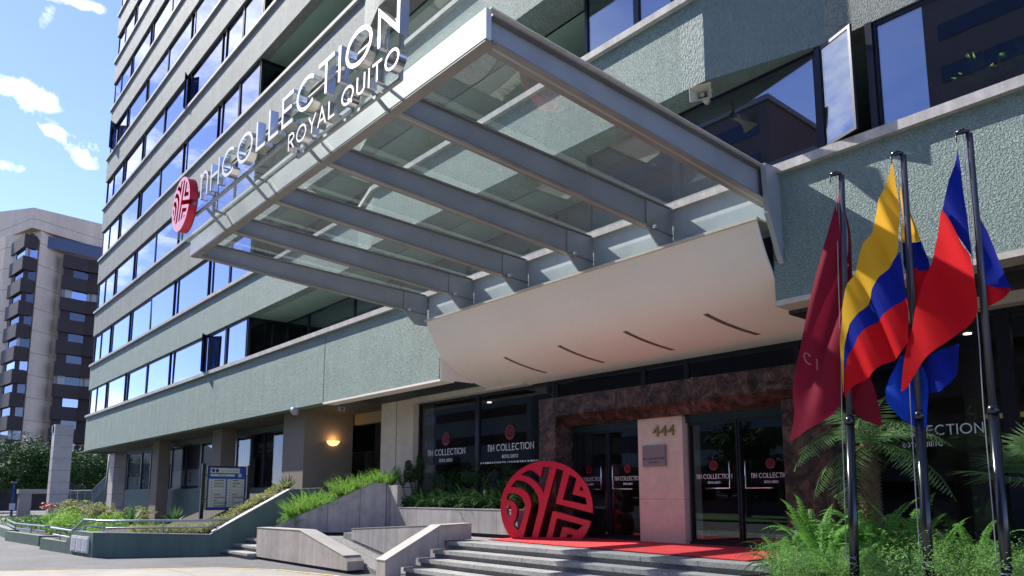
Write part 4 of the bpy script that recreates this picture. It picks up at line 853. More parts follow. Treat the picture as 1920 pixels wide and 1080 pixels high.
# ================= SMALL FIXTURES =================
hs = thing('loudspeaker', 'cream horn loudspeaker fixed under the upper stucco band', 'loudspeaker', (-6.45, 9.7, 7.95))
b = MB(); c = Vector((-6.5, 9.62, 7.92)); ax = Vector((.35, -1, -.12)).normalized(); rt = ax.cross(Vector((0, 0, 1))).normalized(); uu = rt.cross(ax)
rings = [(0.0, .03, .03), (.10, .045, .035), (.20, .09, .06), (.27, .15, .10), (.30, .165, .11)]
for (a, w0, h0_), (c_, w1_, h1_) in zip(rings, rings[1:]):
    qa = [c+ax*a+rt*w0*s+uu*h0_*t for s, t in ((-1, -1), (1, -1), (1, 1), (-1, 1))]; qb = [c+ax*c_+rt*w1_*s+uu*h1_*t for s, t in ((-1, -1), (1, -1), (1, 1), (-1, 1))]
    for i in range(4): j = (i+1) % 4; b.quad(qa[i], qa[j], qb[j], qb[i])
o = at(b.build('horn', 'horn'), hs); md = o.modifiers.new('t', 'SOLIDIFY'); md.thickness = .008
b = MB(); b.tube([c-ax*.12, c+ax*.02], .055, 14); b.tube([c+ax*.05, c+ax*.2], [.02, .04], 10); at(b.build('driver', 'horn', smooth=True), hs)
b = MB(); b.beam(c-ax*.06, c-ax*.06+Vector((.05, .12, .24)), .03, .02); at(b.build('bracket', 'cctv'), hs)
for nm, (x, y, z), lab in (('security_camera', (-20.05, 10.5, 4.2), 'white box security camera hanging from the dark ceiling beside the stone pier'), ('security_camera', (-22.1, 9.95, 4.2), 'small dome security camera under the band corner near the taupe wall')):
    t_ = thing(nm, lab, 'camera', (x, y, z))
    if 'box' in lab:
        b = MB(); b.beam((x-.2, y+.05, z+.02), (x+.22, y-.12, z-.05), .15, .13); at(b.build('housing', 'cctv'), t_)
        b = MB(); b.beam((x+.222, y-.121, z-.052), (x+.235, y-.127, z-.056), .11, .09); at(b.build('lens', 'lens'), t_)
        at(MB().tube([(x, y, z+.05), (x, y, z+.15)], .025, 8).build('mount', 'cctv'), t_)
    else:
        b = MB(); b.tube([(x, y, z+.15), (x, y, z+.02), (x, y, z-.05), (x, y, z-.10)], [.13, .13, .10, .04], 14); at(b.build('housing', 'cctv', smooth=True), t_)
        at(MB().tube([(x, y-.0, z-.06), (x, y, z-.125)], [.07, .03], 12).build('lens', 'lens', smooth=True), t_)
wl = thing('wall_lamp', 'lit half-bowl wall lamp glowing amber on the taupe wall', 'lamp', (-22.74, 11.62, 3.36))
b = MB(); prev = None
for i in range(7):
    a = math.pi/2*i/6; prev_r = .22*math.cos(a); z = 3.42-.16*math.sin(a)
    ring = [(-22.765+max(.001, prev_r)*math.sin(math.pi*j/12), 11.62+prev_r*math.cos(math.pi*j/12), z) for j in range(13)]
    if prev: [b.quad(prev[j], prev[j+1], ring[j+1], ring[j]) for j in range(12)]
    prev = ring
at(b.build('bowl', 'lampglass', smooth=True), wl)
b = MB(); b.box(-22.768, -22.75, 11.5, 11.74, 3.3, 3.41); at(b.build('back_plate', 'cctv'), wl)
pl_ = bpy.data.lights.new('lamp_light', 'POINT'); pl_.energy = 2.2; pl_.color = (1, .6, .25); pl_.shadow_soft_size = .05
lo2 = bpy.data.objects.new('lamp_light', pl_); COL.objects.link(lo2); lo2.location = (-22.60, 11.62, 3.47)
# directory board
DB = thing('directory_board', 'blue and cream tenant directory board on two black posts above the variegated shrubs', 'sign', (-24.1, 8.66, .6))
for y in (7.93, 9.36):
    b = MB(); b.box(-24.16, -24.06, y-.05, y+.05, .5, 2.62 if y < 9 else 2.60); at(b.build('post', 'black_metal'), DB)
    b = MB(); s = 1 if y < 9 else -1
    for z in (1.5, 2.25): b.box(-24.12, -24.08, y+s*.05, y+s*.12, z, z+.03)
    at(b.build('clamp', 'black_metal'), DB)
b = MB(); b.box(-24.15, -24.07, 8.05, 9.27, 1.18, 2.56); at(b.build('frame', 'black_metal'), DB)
b = MB(); b.box(-24.07, -24.062, 8.08, 9.24, 1.21, 2.53); at(b.build('panel', 'sign_blue'), DB)
for q in ((8.14, 9.05, 2.34, 2.49), (8.14, 8.90, 2.235, 2.30), (8.10, 8.63, 1.27, 2.15), (8.67, 9.21, 1.27, 2.15)): at(MB().box(-24.062, -24.058, *q).build('name_strip', 'sign_cream'), DB)
b = MB()
for k in range(10):
    z = 1.27+k*.088
    for y0, y1 in ((8.10, 8.63), (8.67, 9.21)): b.box(-24.058, -24.0565, y0, y1, z, z+.006)
for y in (8.19, 8.76): b.box(-24.058, -24.056, y, y+.006, 1.27, 2.15)
rr = random.Random(4)
for k, ln in enumerate((.3, .3, .3, 0, .0, .2, .34, .1, .4, .36)):
    z = 2.15-.06-k*.088
    for y0 in (8.22, 8.79):
        y = y0+.05; e = y+ln*(1 if y0 < 8.5 else rr.uniform(.3, 1.1))
        while y < e: w_ = rr.uniform(.012, .03); b.box(-24.058, -24.0555, y, y+w_, z, z+.03); y += w_+.008
at(b.build('lettering', 'ink'), DB)
b = MB()
for yc in (8.22, 8.34): b.tube([(-24.0585, yc, 2.415), (-24.056, yc, 2.415)], [.055, .055], 16)
at(b.build('globe_mark', 'ink'), DB)
b = MB(); b.tube([(-24.0615, 9.06, 2.27), (-24.057, 9.06, 2.27)], .06, 18); at(b.build('badge', 'sign_cream'), DB)
for txt, y, z, s_, mt in (('WORLD TRADE CENTER', 8.72, 2.405, .052, 'ink'), ('DIRECTORIO', 8.5, 2.268, .04, 'ink'), ('WTC', 9.06, 2.27, .045, 'sign_blue')):
    o = text_mesh(txt, s_, 'lettering', mt, .001); o.matrix_world = Matrix.Translation((-24.0555, y, z)) @ Matrix.Rotation(math.pi/2, 4, 'Z') @ Matrix.Rotation(math.pi/2, 4, 'X'); o.parent = DB; o.matrix_parent_inverse = Matrix.Translation(-DB.location)
# free standing tiled column with brown cap
t_ = thing('tiled_column', 'tall white tiled column standing free in front of the dark tree', 'column', (-63.3, 10.6, 0))
at(tiled(-63.9, -62.9, 10.0, 11.2, 6.75).build('shaft', 'tile_white'), t_)
at(MB().box(-63.85, -63.4, 9.93, 9.99, 6.2, 6.7).build('fitting', 'black_metal'), t_)
# stair with glass rail, far left
t_ = thing('outdoor_stair', 'green walled outdoor stair with glass balustrade beyond the building corner', 'stair', (-62, 13, 0))
pts = [(-66.5, 11.6), (-63.3, 12.05), (-60.4, 12.3), (-56.4, 12.6)]
at(MB().hexa([(-66.5, 11.8, 0), (-66.5, 12.1, 0), (-66.5, 12.1, .95), (-66.5, 11.8, .95)], [(-61, 12.2, 0), (-61, 12.5, 0), (-61, 12.5, .95), (-61, 12.2, .95)]).hexa([(-61, 12.2, 0), (-61, 12.5, 0), (-61, 12.5, .95), (-61, 12.2, .95)], [(-55, 12.75, 0), (-55, 13.05, 0), (-55, 13.05, 3.0), (-55, 12.75, 3.0)]).build('wall', 'green_flat'), t_)
at(MB().quad((-66.5, 11.95, .95), (-61, 12.35, .95), (-61, 12.35, 1.95), (-66.5, 11.95, 1.95)).quad((-61, 12.35, .95), (-55, 12.9, 3.0), (-55, 12.9, 4.0), (-61, 12.35, 1.95)).build('glass_balustrade', 'glass_rail'), t_)
at(MB().tube([(-66.9, 11.9, 1.6), (-66.3, 11.96, 1.98), (-61, 12.35, 1.98), (-55, 12.9, 4.03)], .05, 6).build('handrail', 'rail_metal'), t_)
for x, y, z in ((-66.4, 11.95, 1), (-64.5, 12.08, 1), (-62.7, 12.22, 1), (-61, 12.35, 1), (-59, 12.53, 1.65)): at(MB().tube([(x, y, z), (x, y, z+1)], .035, 5).build('post', 'rail_metal'), t_)
for x, y, z, lab in ((-70.5, 8.75, 4.0, 'slim dark lamp post under the tree at the far left'),):
    t_ = thing('street_lamp', lab, 'lamp post', (x, y, 0)); at(MB().tube([(x, y, 0), (x, y, 2.6)], .09, 8).build('pole', 'sign_blue'), t_)
    at(MB().box(x-.35, x+.1, y-.2, y+.2, 2.6, 2.72).build('lamp_head', 'cctv'), t_)
    at(MB().box(x+.05, x+.12, y-.2, y+.2, .5, 1.0).build('notice', 'white_paint'), t_)
t_ = thing('gate_frame', 'pale grey concrete gate frame beneath the tree', 'gate', (-68, 9.6, 0))
at(MB().box(-68.4, -67.6, 8.8, 9.6, 0, 1.75).build('pier', 'opp_pale'), t_); at(MB().box(-68.5, -67.5, 8.7, 12.2, 1.75, 2.1).build('lintel', 'opp_pale'), t_); at(MB().box(-68.4, -67.9, 11.6, 12.0, 0, 1.75).build('pier', 'opp_pale'), t_)
t_ = MB().tube([(-66.0, 10.5, 0), (-65.9, 10.5, 2.2)], .07, 6).build('bollard_post', 'white_paint'); tag(t_, 'thin white post beside the tiled column', 'post')
b = MB(); b.tube([(-57.6, 12.6, 0), (-57.2, 12.6, 4.4)], .22, 10); tag(b.build('support_post', 'green_flat', smooth=True), 'slanting dark green support post behind the tiled column', 'post')

# ================= BROWN AND CREAM TOWER =================
TW = thing('office_tower', 'cream and dark brown office tower with stacked bay windows against the sky', 'building', (-112, 16, 0))
def tpart(b, n, m): return at(b.build(n, m), TW)
V = lambda x, y: Vector((x, y))
A0, A1 = V(-143.6, 4.3), V(-116.6, 11.1)           # left cream wall
B1 = [V(-115.8, 11.6), V(-109.9, 12.3), V(-110.3, 13.7)]   # bay at the corner
P1 = [V(-111.5, 14.2), V(-113.9, 16.9)]
B2 = [V(-112.4, 17.1), V(-113.0, 20.2), V(-112.0, 23.6), V(-113.5, 30)]
back = V(-170, 40)
def wallpoly(b, pts, z0, z1, m=0):
    for p, q in zip(pts, pts[1:]): b.quad((p.x, p.y, z0), (q.x, q.y, z0), (q.x, q.y, z1), (p.x, p.y, z1), m=m)
core = [(-143.6, 4.3), (-117.0, 11.0), (-111.5, 14.2), (-113.9, 16.9), (-115.8, 30), (-150, 60), (-180, 40)]
b = MB(); b.prism(core, 0, 36.0); tpart(b, 'wall', 'tower_cream')
b = MB()
cap = [(-144.5, 3.0), (-121, 10.0), (-110.9, 13.1), (-114.2, 21.6), (-115.6, 31), (-150, 60), (-180, 40)]
n0 = len(b.v); zt = [43, 40.2, 38.6, 39.4, 40.5, 44, 44]
b.v += [(x, y, 35.9) for x, y in cap]+[(x, y, z) for (x, y), z in zip(cap, zt)]
k = len(cap); b.f += [tuple(range(n0+k-1, n0-1, -1)), tuple(range(n0+k, n0+2*k))]+[(n0+i, n0+(i+1) % k, n0+k+(i+1) % k, n0+k+i) for i in range(k)]; b.m += [0]*(k+2)
tpart(b, 'cornice', 'tower_cream')
for gi, G in enumerate((B1, B2)):
    for fl in range(12):
        zt_ = 34.7-fl*2.92 if gi == 0 else 33.6-fl*2.92
        if zt_ < 1: break
        b = MB(); poly = [(p.x, p.y) for p in G]; inner = [(p.x-3.0, p.y+1.2) for p in G][::-1]
        if gi == 0: inner = [(-112.6, 14.3), (-117, 13.5)]
        b.prism(poly+inner, zt_-1.75, zt_); tpart(b, 'balcony_band', 'tower_brown')
        wz1 = zt_-1.75; wz0 = zt_-2.92
        wq = [(p.x-.45, p.y+.25) for p in G]
        for p, q in zip(wq, wq[1:]):
            b = MB(); b.quad((p[0], p[1], wz0), (q[0], q[1], wz0), (q[0], q[1], wz1), (p[0], p[1], wz1)); tpart(b, 'window', 'glass_dim' if (fl*7+gi*3) % 5 else 'glass_tower')
            d = Vector((q[0]-p[0], q[1]-p[1])); m0, m1 = Vector(p)+d*.0, Vector(p)+d*.38
            b = MB(); off = Vector((d.y, -d.x)).normalized()*.06
            b.quad((m0.x+off.x, m0.y+off.y, wz0), (m1.x+off.x, m1.y+off.y, wz0), (m1.x+off.x, m1.y+off.y, wz1), (m0.x+off.x, m0.y+off.y, wz1)); tpart(b, 'shutter', 'tower_brown' if (fl*3+gi) % 4 else 'curtain')
b = MB(); wallpoly(b, [V(-112.5, 13.2), V(-112.2, 17), V(-113.2, 26)], 34.0, 35.6); tpart(b, 'clerestory', 'glass_dim')
# ================= OTHER SIDE OF THE STREET =================
def block(name, label, x0, x1, y0, y1, z1, wall, fl=3.3, band=1.5):
    t_ = thing(name, label, 'building', ((x0+x1)/2, y1, 0)); at(MB().box(x0, x1, y0, y1, 0, z1).build('wall', wall), t_)
    z = 1.2
    while z+band < z1-.4:
        at(MB().box(x0+1, x1-1, y1+.01, y1+.06, z, z+band).build('window_band', 'glass_dim'), t_); z += fl
    at(MB().box(x0-.2, x1+.2, y0, y1+.25, z1, z1+.5).build('parapet', 'opp_pale'), t_)
block('office_block', 'tall brown office block across the street, opposite the flagpoles', -19.5, 26, -60, -38, 46, 'opp_wall', 3.4, 1.3)
block('office_block', 'brown office block with stepped roof across the street, left of the tallest', -62, -33, -58, -38, 37, 'opp_wall')
block('office_block', 'narrow lower brown wing joined to the stepped block across the street', -32.9, -29, -58, -38, 30.5, 'opp_wall')
block('office_block', 'lower brown block filling the gap between the two tallest across the street', -28.9, -19.6, -58, -40, 24, 'opp_wall')
block('office_block', 'long low grey block farther down the street', -135, -66, -62, -36, 19, 'opp_pale', 3.4, 1.2)
b = MB(); b.box(-120, 40, -30, -17, .0, .14); struct(b.build('verge', 'grass'))
hb = MB(); r = random.Random(11); prev = None
for i in range(61):
    a = math.radians(175+i*1.6); hh = 48+34*math.sin(i*.21+1)+12*math.sin(i*.63)+r.uniform(-3, 3)
    x, y = 620*math.cos(a), 620*math.sin(a); row = [(x*k_, y*k_, z_) for k_, z_ in ((.8, 0), (.88, hh*.35), (.95, hh*.75), (1, hh), (1.15, hh*.6), (1.4, 0))]
    if prev: [hb.quad(prev[j], row[j], row[j+1], prev[j+1]) for j in range(5)]
    prev = row
struct(hb.build('hills', 'hill', smooth=True))

# parked car across the forecourt, mirrored in the doors
car = thing('parked_car', 'white hatchback parked across the street, mirrored in the left entrance door', 'car', (-28, -8.3, 0))
M('car_paint', (.55, .57, .60), .22, spec=.7); M('tyre', (.015, .015, .015), .8)
def section(x, zlow, zside, w_):   # half body outline at station x
    return [(x, -w_*.92, zlow), (x, -w_, zlow+.18), (x, -w_, zside-.12), (x, -w_*.95, zside), (x, w_*.95, zside), (x, w_, zside-.12), (x, w_, zlow+.18), (x, w_*.92, zlow)]
st = [(-2.1, .35, .62, .70), (-2.0, .24, .78, .82), (-1.2, .22, .95, .88), (-.6, .2, 1.0, .89), (.8, .2, 1.02, .89), (1.6, .22, 1.04, .87), (2.0, .26, 1.0, .82), (2.08, .35, .85, .74)]
b = MB(); rows = [section(*q) for q in st]
for a, c in zip(rows, rows[1:]):
    for i in range(8): j = (i+1) % 8; b.quad(a[i], a[j], c[j], c[i])
b.quad(*rows[0][::-1]); b.quad(*rows[-1]); b.build('body', 'car_paint', car)
g = MB(); g.hexa([(-1.0, -.80, .96), (-1.0, .80, .96), (1.75, .78, 1.02), (1.75, -.78, 1.02)], [(-.2, -.60, 1.44), (-.2, .60, 1.44), (1.25, .58, 1.46), (1.25, -.58, 1.46)]); g.build('windows', 'glass_dim', car)
g = MB(); g.hexa([(-.22, -.61, 1.44), (-.22, .61, 1.44), (1.27, .59, 1.46), (1.27, -.59, 1.46)], [(-.1, -.55, 1.49), (-.1, .55, 1.49), (1.15, .53, 1.50), (1.15, -.53, 1.50)]); g.build('roof', 'car_paint', car)
for x in (-1.3, 1.3):
    for y in (-.84, .84):
        w_ = MB().tube([(x, y-.1, .32), (x, y+.1, .32)], .32, 20).build('wheel', 'tyre', car); r_ = MB().tube([(x, y-.11, .32), (x, y+.11, .32)], .19, 12).build('rim', 'chrome', w_)
for y in (-.62, .62):
    MB().box(-2.10, -1.99, y-.16, y+.16, .62, .76).build('headlight', 'decal_white', car); MB().box(2.0, 2.1, y-.14, y+.14, .75, .92).build('taillight', 'logo_red', car)
# ================= PLANTS =================
def frond(b, p0, dirv, ln, droop, leaf, lw, nseg=14, m=0, rnd=random, stemw=.004, fold=.35, tip=.25):
    """arching rachis with paired leaflets"""
    p = Vector(p0); d = Vector(dirv).normalized(); step = ln/nseg; side0 = d.cross(Vector((0, 0, 1)))
    side0 = Vector((1, 0, 0)) if side0.length < .05 else side0.normalized()
    prev = p.copy()
    for i in range(nseg):
        s = (i+1)/nseg; d = (d+Vector((0, 0, -droop*(.4+s)*step/ln*2))).normalized(); p = p+d*step
        upv = side0.cross(d).normalized()
        b.quad(prev-side0*stemw, prev+side0*stemw, p+side0*stemw*.8, p-side0*stemw*.8, m=m)
        L = leaf*(math.sin(math.pi*min(1, s*.93+.1))**.7*(1-tip)+tip*(1-s))*rnd.uniform(.85, 1.1)
        for sg in (-1, 1):
            t = (side0*sg+d*.45-upv*fold*rnd.uniform(.5, 1.3)).normalized()*L; wv = d*lw/2
            a = p+t; b.quad(p-wv, p+t*.5-wv*1.25-upv*.0, a, p+t*.5+wv*1.25, m=m)
        prev = p.copy()
def fern_mesh(seed, n=16, ln=.5, droop=1.6, leaf=.05, lw=.022, spread=.9, segs=15):
    r = random.Random(seed); b = MB()
    for k in range(n):
        a = r.uniform(0, 2*math.pi); t = r.uniform(.25, spread); d = (math.cos(a)*t, math.sin(a)*t, 1.0-t*.35)
        frond(b, (math.cos(a)*.03, math.sin(a)*.03, 0), d, ln*r.uniform(.65, 1.15), droop*r.uniform(.6, 1.3), leaf, lw, segs, rnd=r)
    return b
def plume_mesh(seed, n=11, ln=.5, rad=.04):
    """foxtail asparagus: upright plumes of dense needles"""
    r = random.Random(seed); b = MB()
    for k in range(n):
        a = r.uniform(0, 2*math.pi); t = r.uniform(.08, .62); d = Vector((math.cos(a)*t, math.sin(a)*t, 1)).normalized(); L = ln*r.uniform(.55, 1.15); p = Vector((math.cos(a)*.05, math.sin(a)*.05, 0)); ns = 26
        for i in range(ns):
            s = i/ns; d = (d+Vector((math.cos(a)*.025, math.sin(a)*.025, -.03*s))).normalized(); p = p+d*L/ns; R = rad*(1-s**2.2)*(.6+.5*math.sin(math.pi*min(1, s+.2)))
            x = d.cross(Vector((.3, .2, 1))).normalized(); y = d.cross(x)
            for j in range(5):
                q = r.uniform(0, 2*math.pi); o = (x*math.cos(q)+y*math.sin(q)+d*.7).normalized()*R*r.uniform(.8, 1.5); wv = d.cross(o).normalized()*.0045
                b.quad(p-wv, p+wv, p+o+wv*.4, p+o-wv*.4)
    return b
def cloud_mesh(seed, n, size, leaf, flat=1.0, clumps=9, up_=0.4):
    """many small leaves clustered in clumps"""
    r = random.Random(seed); b = MB(); cs = []
    for _ in range(clumps):
        v = Vector((r.gauss(0, 1), r.gauss(0, 1), r.gauss(0, 1))).normalized()*r.uniform(.35, 1); cs.append((Vector((v.x*size[0], v.y*size[1], v.z*size[2])), r.uniform(.28, .5)))
    for i in range(n):
        c, q = cs[i % clumps]; v = Vector((r.gauss(0, 1), r.gauss(0, 1), r.gauss(0, 1))).normalized()*r.uniform(.6, 1)**.5
        p = c+Vector((v.x*size[0], v.y*size[1], v.z*size[2]))*q; nn = (v+Vector((r.uniform(-1, 1), r.uniform(-1, 1), r.uniform(-.5, 1)+up_))*.8).normalized()
        t = nn.cross(Vector((r.uniform(-1, 1), r.uniform(-1, 1), r.uniform(-1, 1)))).normalized()*leaf*r.uniform(.6, 1.3); w_ = nn.cross(t)*.45
        b.quad(p-t*.5, p+w_*.5, p+t*.5, p-w_*.5)
    return b
def agave_mesh(seed, n=34, ln=.55, w_=.035):
    r = random.Random(seed); b = MB()
    for k in range(n):
        a = k*2.4+r.uniform(-.1, .1); el = r.uniform(.15, 1.45); d = Vector((math.cos(a)*math.cos(el), math.sin(a)*math.cos(el), math.sin(el))); s = Vector((-math.sin(a), math.cos(a), 0))*w_*.5; L = ln*r.uniform(.75, 1.1)
        p0 = Vector((0, 0, .05)); p1 = p0+d*L*.55; p2 = p0+d*L+Vector((0, 0, -.12*L*(1.5-el)))
        b.quad(p0-s, p0+s, p1+s*1.1, p1-s*1.1); b.quad(p1-s*1.1, p1+s*1.1, p2+s*.06, p2-s*.06)
    return b
def plant(mb, name, mat, label, cat, group, loc, rz=0, sc=1):
    o = mb.build(name, mat, loc=loc); o.rotation_euler = (0, 0, rz); o.scale = (sc,)*3; tag(o, label, cat, group); return o
ORD = ['leftmost', 'second from the left', 'third from the left', 'fourth from the left', 'fifth from the left', 'sixth from the left', 'seventh from the left', 'eighth from the left', 'ninth from the left', 'tenth from the left', 'eleventh from the left', 'twelfth from the left']
def scatter(protos, spots, seed):
    """first spot of each prototype uses the prototype itself; small groups are told apart by their order seen from the street"""
    if len(spots) <= 12:
        key = lambda p: (p[0]*right.x+p[1]*right.y)/(p[0]*h.x+p[1]*h.y); spots = sorted(spots, key=key)
    r = random.Random(seed); used = set()
    base = protos[0]['label']
    for i, (x, y, z, s) in enumerate(spots):
        pi = i % len(protos); o = protos[pi] if pi not in used else copy_tree(protos[pi]); used.add(pi)
        o.location = (x, y, z); o.rotation_euler = (r.uniform(-.12, .12), r.uniform(-.12, .12), r.uniform(0, 6.28)); q = s*r.uniform(.85, 1.15); o.scale = (q, q, q*r.uniform(.9, 1.1))
        if len(spots) <= 12: o['label'] = base+', '+ORD[i]+' of '+str(len(spots))
R_ = random.Random(21)
# low planter ferns, leaf colour darkened to stand for shade
lab = 'shade-tinted green sword fern in the low concrete planter before the lobby glass'
pr = [plant(fern_mesh(40+i, 26, .80, 1.0, .065, .024, .6, 20), 'fern', 'leaf_fern_shaded', lab, 'fern', 'ferns in the low lobby planter', (0, 0, 0)) for i in range(3)]
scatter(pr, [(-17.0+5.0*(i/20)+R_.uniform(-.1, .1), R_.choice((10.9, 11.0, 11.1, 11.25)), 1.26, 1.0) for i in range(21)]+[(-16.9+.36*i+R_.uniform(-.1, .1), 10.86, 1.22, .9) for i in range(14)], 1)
# thin leaved shrubs behind them
def shrub(label, loc, hgt, n, size, leaf, mat, seed, trunk=.02, name='shrub', lean=0, group=None, clumps=9):
    t_ = thing(name, label, 'shrub', loc, group); r = random.Random(seed); b = MB()
    for k in range(5):
        a = r.uniform(0, 6.28); b.tube([(0, 0, 0), (math.cos(a)*size[0]*.25, math.sin(a)*size[1]*.25, hgt*.5), (math.cos(a)*size[0]*.7, math.sin(a)*size[1]*.7, hgt*.95)], [trunk, trunk*.7, trunk*.3], 5)
    o = b.build('stem', 'bark', t_); c = cloud_mesh(seed, n, size, leaf, clumps=clumps).build('foliage', mat, t_); c.location = (lean, 0, hgt); return t_
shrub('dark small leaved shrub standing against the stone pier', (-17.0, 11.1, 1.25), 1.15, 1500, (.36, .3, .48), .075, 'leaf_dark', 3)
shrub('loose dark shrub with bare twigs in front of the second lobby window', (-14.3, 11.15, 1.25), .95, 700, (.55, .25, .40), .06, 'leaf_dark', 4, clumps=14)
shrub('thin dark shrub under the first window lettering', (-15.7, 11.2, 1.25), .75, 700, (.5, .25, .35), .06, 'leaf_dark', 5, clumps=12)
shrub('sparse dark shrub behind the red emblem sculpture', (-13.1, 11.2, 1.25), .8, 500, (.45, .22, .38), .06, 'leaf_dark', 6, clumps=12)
# bright foxtail ferns on the sloping planter
lab = 'sunlit foxtail fern with upright lime green plumes on the sloping planter'
pr = [plant(plume_mesh(60+i, 14, .62, .05), 'foxtail_fern', 'leaf_bright', lab, 'fern', 'foxtail ferns on the sloping planter', (0, 0, 0)) for i in range(3)]
sp_ = []
for i in range(34):
    y = 7.6+R_.random()*2.6; z = .8+(y-7.4)*.42; t_ = R_.random(); sp_.append((-19.1+1.7*t_-R_.random()*.5, 8.5+1.7*t_+R_.random()*.5, .82+1.0*t_, 1.3 if t_ < .8 else 1.0))
scatter(pr, sp_, 2)
lab = 'feathery asparagus fern on the sloping planter'
pr = [plant(cloud_mesh(70+i, 2600, (.34, .34, .20), .030, clumps=26, up_=.9), 'asparagus_fern', 'leaf_light', lab, 'fern', 'asparagus ferns on the sloping planter', (0, 0, 0)) for i in range(2)]
scatter(pr, [(-19.1, 8.6, .95, .9), (-18.9, 8.75, 1.05, .9), (-18.3, 9.4, 1.42, 1), (-17.9, 9.85, 1.7, .9), (-18.3, 10.1, 1.75, .9), (-17.6, 10.4, 1.85, .8)], 3)
pr = [plant(fern_mesh(80+i, 12, .7, .8, .07, .03, .6, 14), 'fern', 'leaf_mid', 'dull green fern beside the stone pier', 'fern', 'ferns by the stone pier', (0, 0, 0)) for i in range(2)]
scatter(pr, [(-18.6, 10.6, 1.85, 1), (-18.0, 10.9, 1.85, .9), (-17.6, 10.7, 1.85, 1.05), (-18.9, 11.0, 1.85, .9), (-17.3, 10.9, 1.85, .8)], 4)
# variegated ground cover
def cover(name, pts, n, leaf, mat, seed, thick=.14):
    r = random.Random(seed); b = MB()
    for _ in range(n):
        u, v = r.random(), r.random(); p = pts(u, v); h_ = thick*(.4+.6*math.sin(u*37+math.sin(v*9)*2)**2)
        q = Vector((p[0], p[1], p[2]+r.random()**.6*h_)); nn = Vector((r.uniform(-1, 1), r.uniform(-1, 1), r.uniform(.1, 1.2))).normalized(); t = nn.cross(Vector((r.uniform(-1, 1), r.uniform(-1, 1), 0))).normalized()*leaf*r.uniform(.6, 1.3); w_ = nn.cross(t)*.6
        b.quad(q-t*.5, q+w_*.5, q+t*.5, q-w_*.5)
    return struct(b.build(name, mat), 'stuff')
def g1(u, v): # strip along the slanted green wall and up beside the steps
    if u < .62: s = u/.62; return (-22.55+s*.85-v*1.3, 5.6+s*2.0+v*.2, .62)
    s = (u-.62)/.38; y = 7.3+s*2.6; return (-21.72-v*.75, y, .62+max(0, (y-7.35))*.54)
cover('ground_cover', g1, 9000, .055, 'leaf_yellow', 5, .20)
cover('ground_cover', lambda u, v: (-27+u*2.3, 4.8+v*1.6, .32), 2200, .06, 'leaf_mid', 6, .22)
cover('ground_cover', lambda u, v: (-44+u*14.0, 4.9+v*4.0, .3), 9000, .09, 'leaf_mid', 7, .40)
# far left mixed planting
lab = 'bushy yellow-green plant in the far left planter'
pr = [plant(cloud_mesh(90+i, 1400, (.75, .65, .42), .09, clumps=16, up_=.8), 'bush', 'leaf_bright', lab, 'bush', 'bushes in the far left planter', (0, 0, 0)) for i in range(2)]
scatter(pr, [(-31.0, 5.4, .48, .75), (-29.6, 6.2, .45, .6), (-33.5, 6.0, .6, .85), (-36.5, 6.3, .6, .9), (-40, 7.0, .65, 1.0), (-34.8, 8.0, .65, .85)], 8)
pr = [plant(cloud_mesh(95, 1400, (1.0, .8, .45), .11, clumps=16, up_=.8), 'bush', 'leaf_yellow', 'large pale yellow bush behind the far left planter', 'bush', 'pale bushes at the far left', (0, 0, 0))]
scatter(pr, [(-41, 9.0, .85, 1.0), (-37.5, 9.6, .75, .8), (-46, 8.6, .95, 1.1)], 9)
b = cloud_mesh(96, 260, (.6, .5, .2), .10, clumps=9); plant(b, 'flowers', M('petal', (.62, .20, .14), .6), 'patch of coral flowers at the far left edge', 'flowers', None, (-40.2, 6.2, 1.15))
for i, (x, y, z, s) in enumerate(((-29.2, 7.2, .55, 1.5), (-27.6, 8.2, .6, 1.25))):
    plant(agave_mesh(30+i, 44), 'spiky_plant', 'leaf_agave', ('larger spiky rosette plant behind the bend of the handrail', 'smaller spiky rosette plant to the right behind the handrail')[i], 'plant', None, (x, y, z), 0, s)
plant(agave_mesh(33, 40, .6, .028), 'spiky_plant', 'leaf_dark', 'dark spiky plant at the top of the green stair wall', 'plant', None, (-22.0, 9.75, 1.72))
# right planter
lab = 'lush bright green sword fern among the flagpoles'
pr = [plant(fern_mesh(110+i, 22, .80, 1.15, .075, .034, .8, 20), 'fern', 'leaf_light', lab, 'fern', 'sword ferns around the flagpoles', (0, 0, 0)) for i in range(3)]
scatter(pr, [(-4.9, 9.2, .85, 1.15), (-4.6, 8.8, .8, 1.15), (-4.3, 9.5, .9, 1.25), (-4.0, 9.0, .72, 1.0), (-4.95, 8.5, .72, .8), (-3.9, 9.6, .85, 1.2), (-3.5, 9.3, .8, 1.15), (-4.2, 8.4, .72, .9), (-3.2, 9.7, .72, .95), (-5.0, 9.8, .72, .9), (-2.8, 9.4, .72, .8)], 11)
lab = 'feathery asparagus fern at the flagpole feet'
pr = [plant(cloud_mesh(120+i, 5200, (.46, .46, .34), .022, clumps=44, up_=.9), 'asparagus_fern', 'leaf_asp', lab, 'fern', 'asparagus ferns at the foot of the flagpoles', (0, 0, 0)) for i in range(2)]
scatter(pr, [(-4.7, 8.1, 0.87, 1.05), (-4.2, 7.8, 0.83, 1), (-3.6, 8.0, 0.87, 1.1), (-3.1, 7.9, 0.89, 1.05), (-3.3, 8.5, 0.91, 1), (-2.7, 8.0, 0.89, 1.1), (-2.6, 8.6, 0.89, 1.0), (-2.0, 8.1, 0.89, 1.1), (-1.9, 8.8, 0.89, 1), (-4.0, 8.5, 0.87, .9), (-4.9, 8.8, 0.85, .8), (-1.4, 8.3, 0.89, 1)], 12)
lab = 'shadowed dark fern behind the flagpoles'
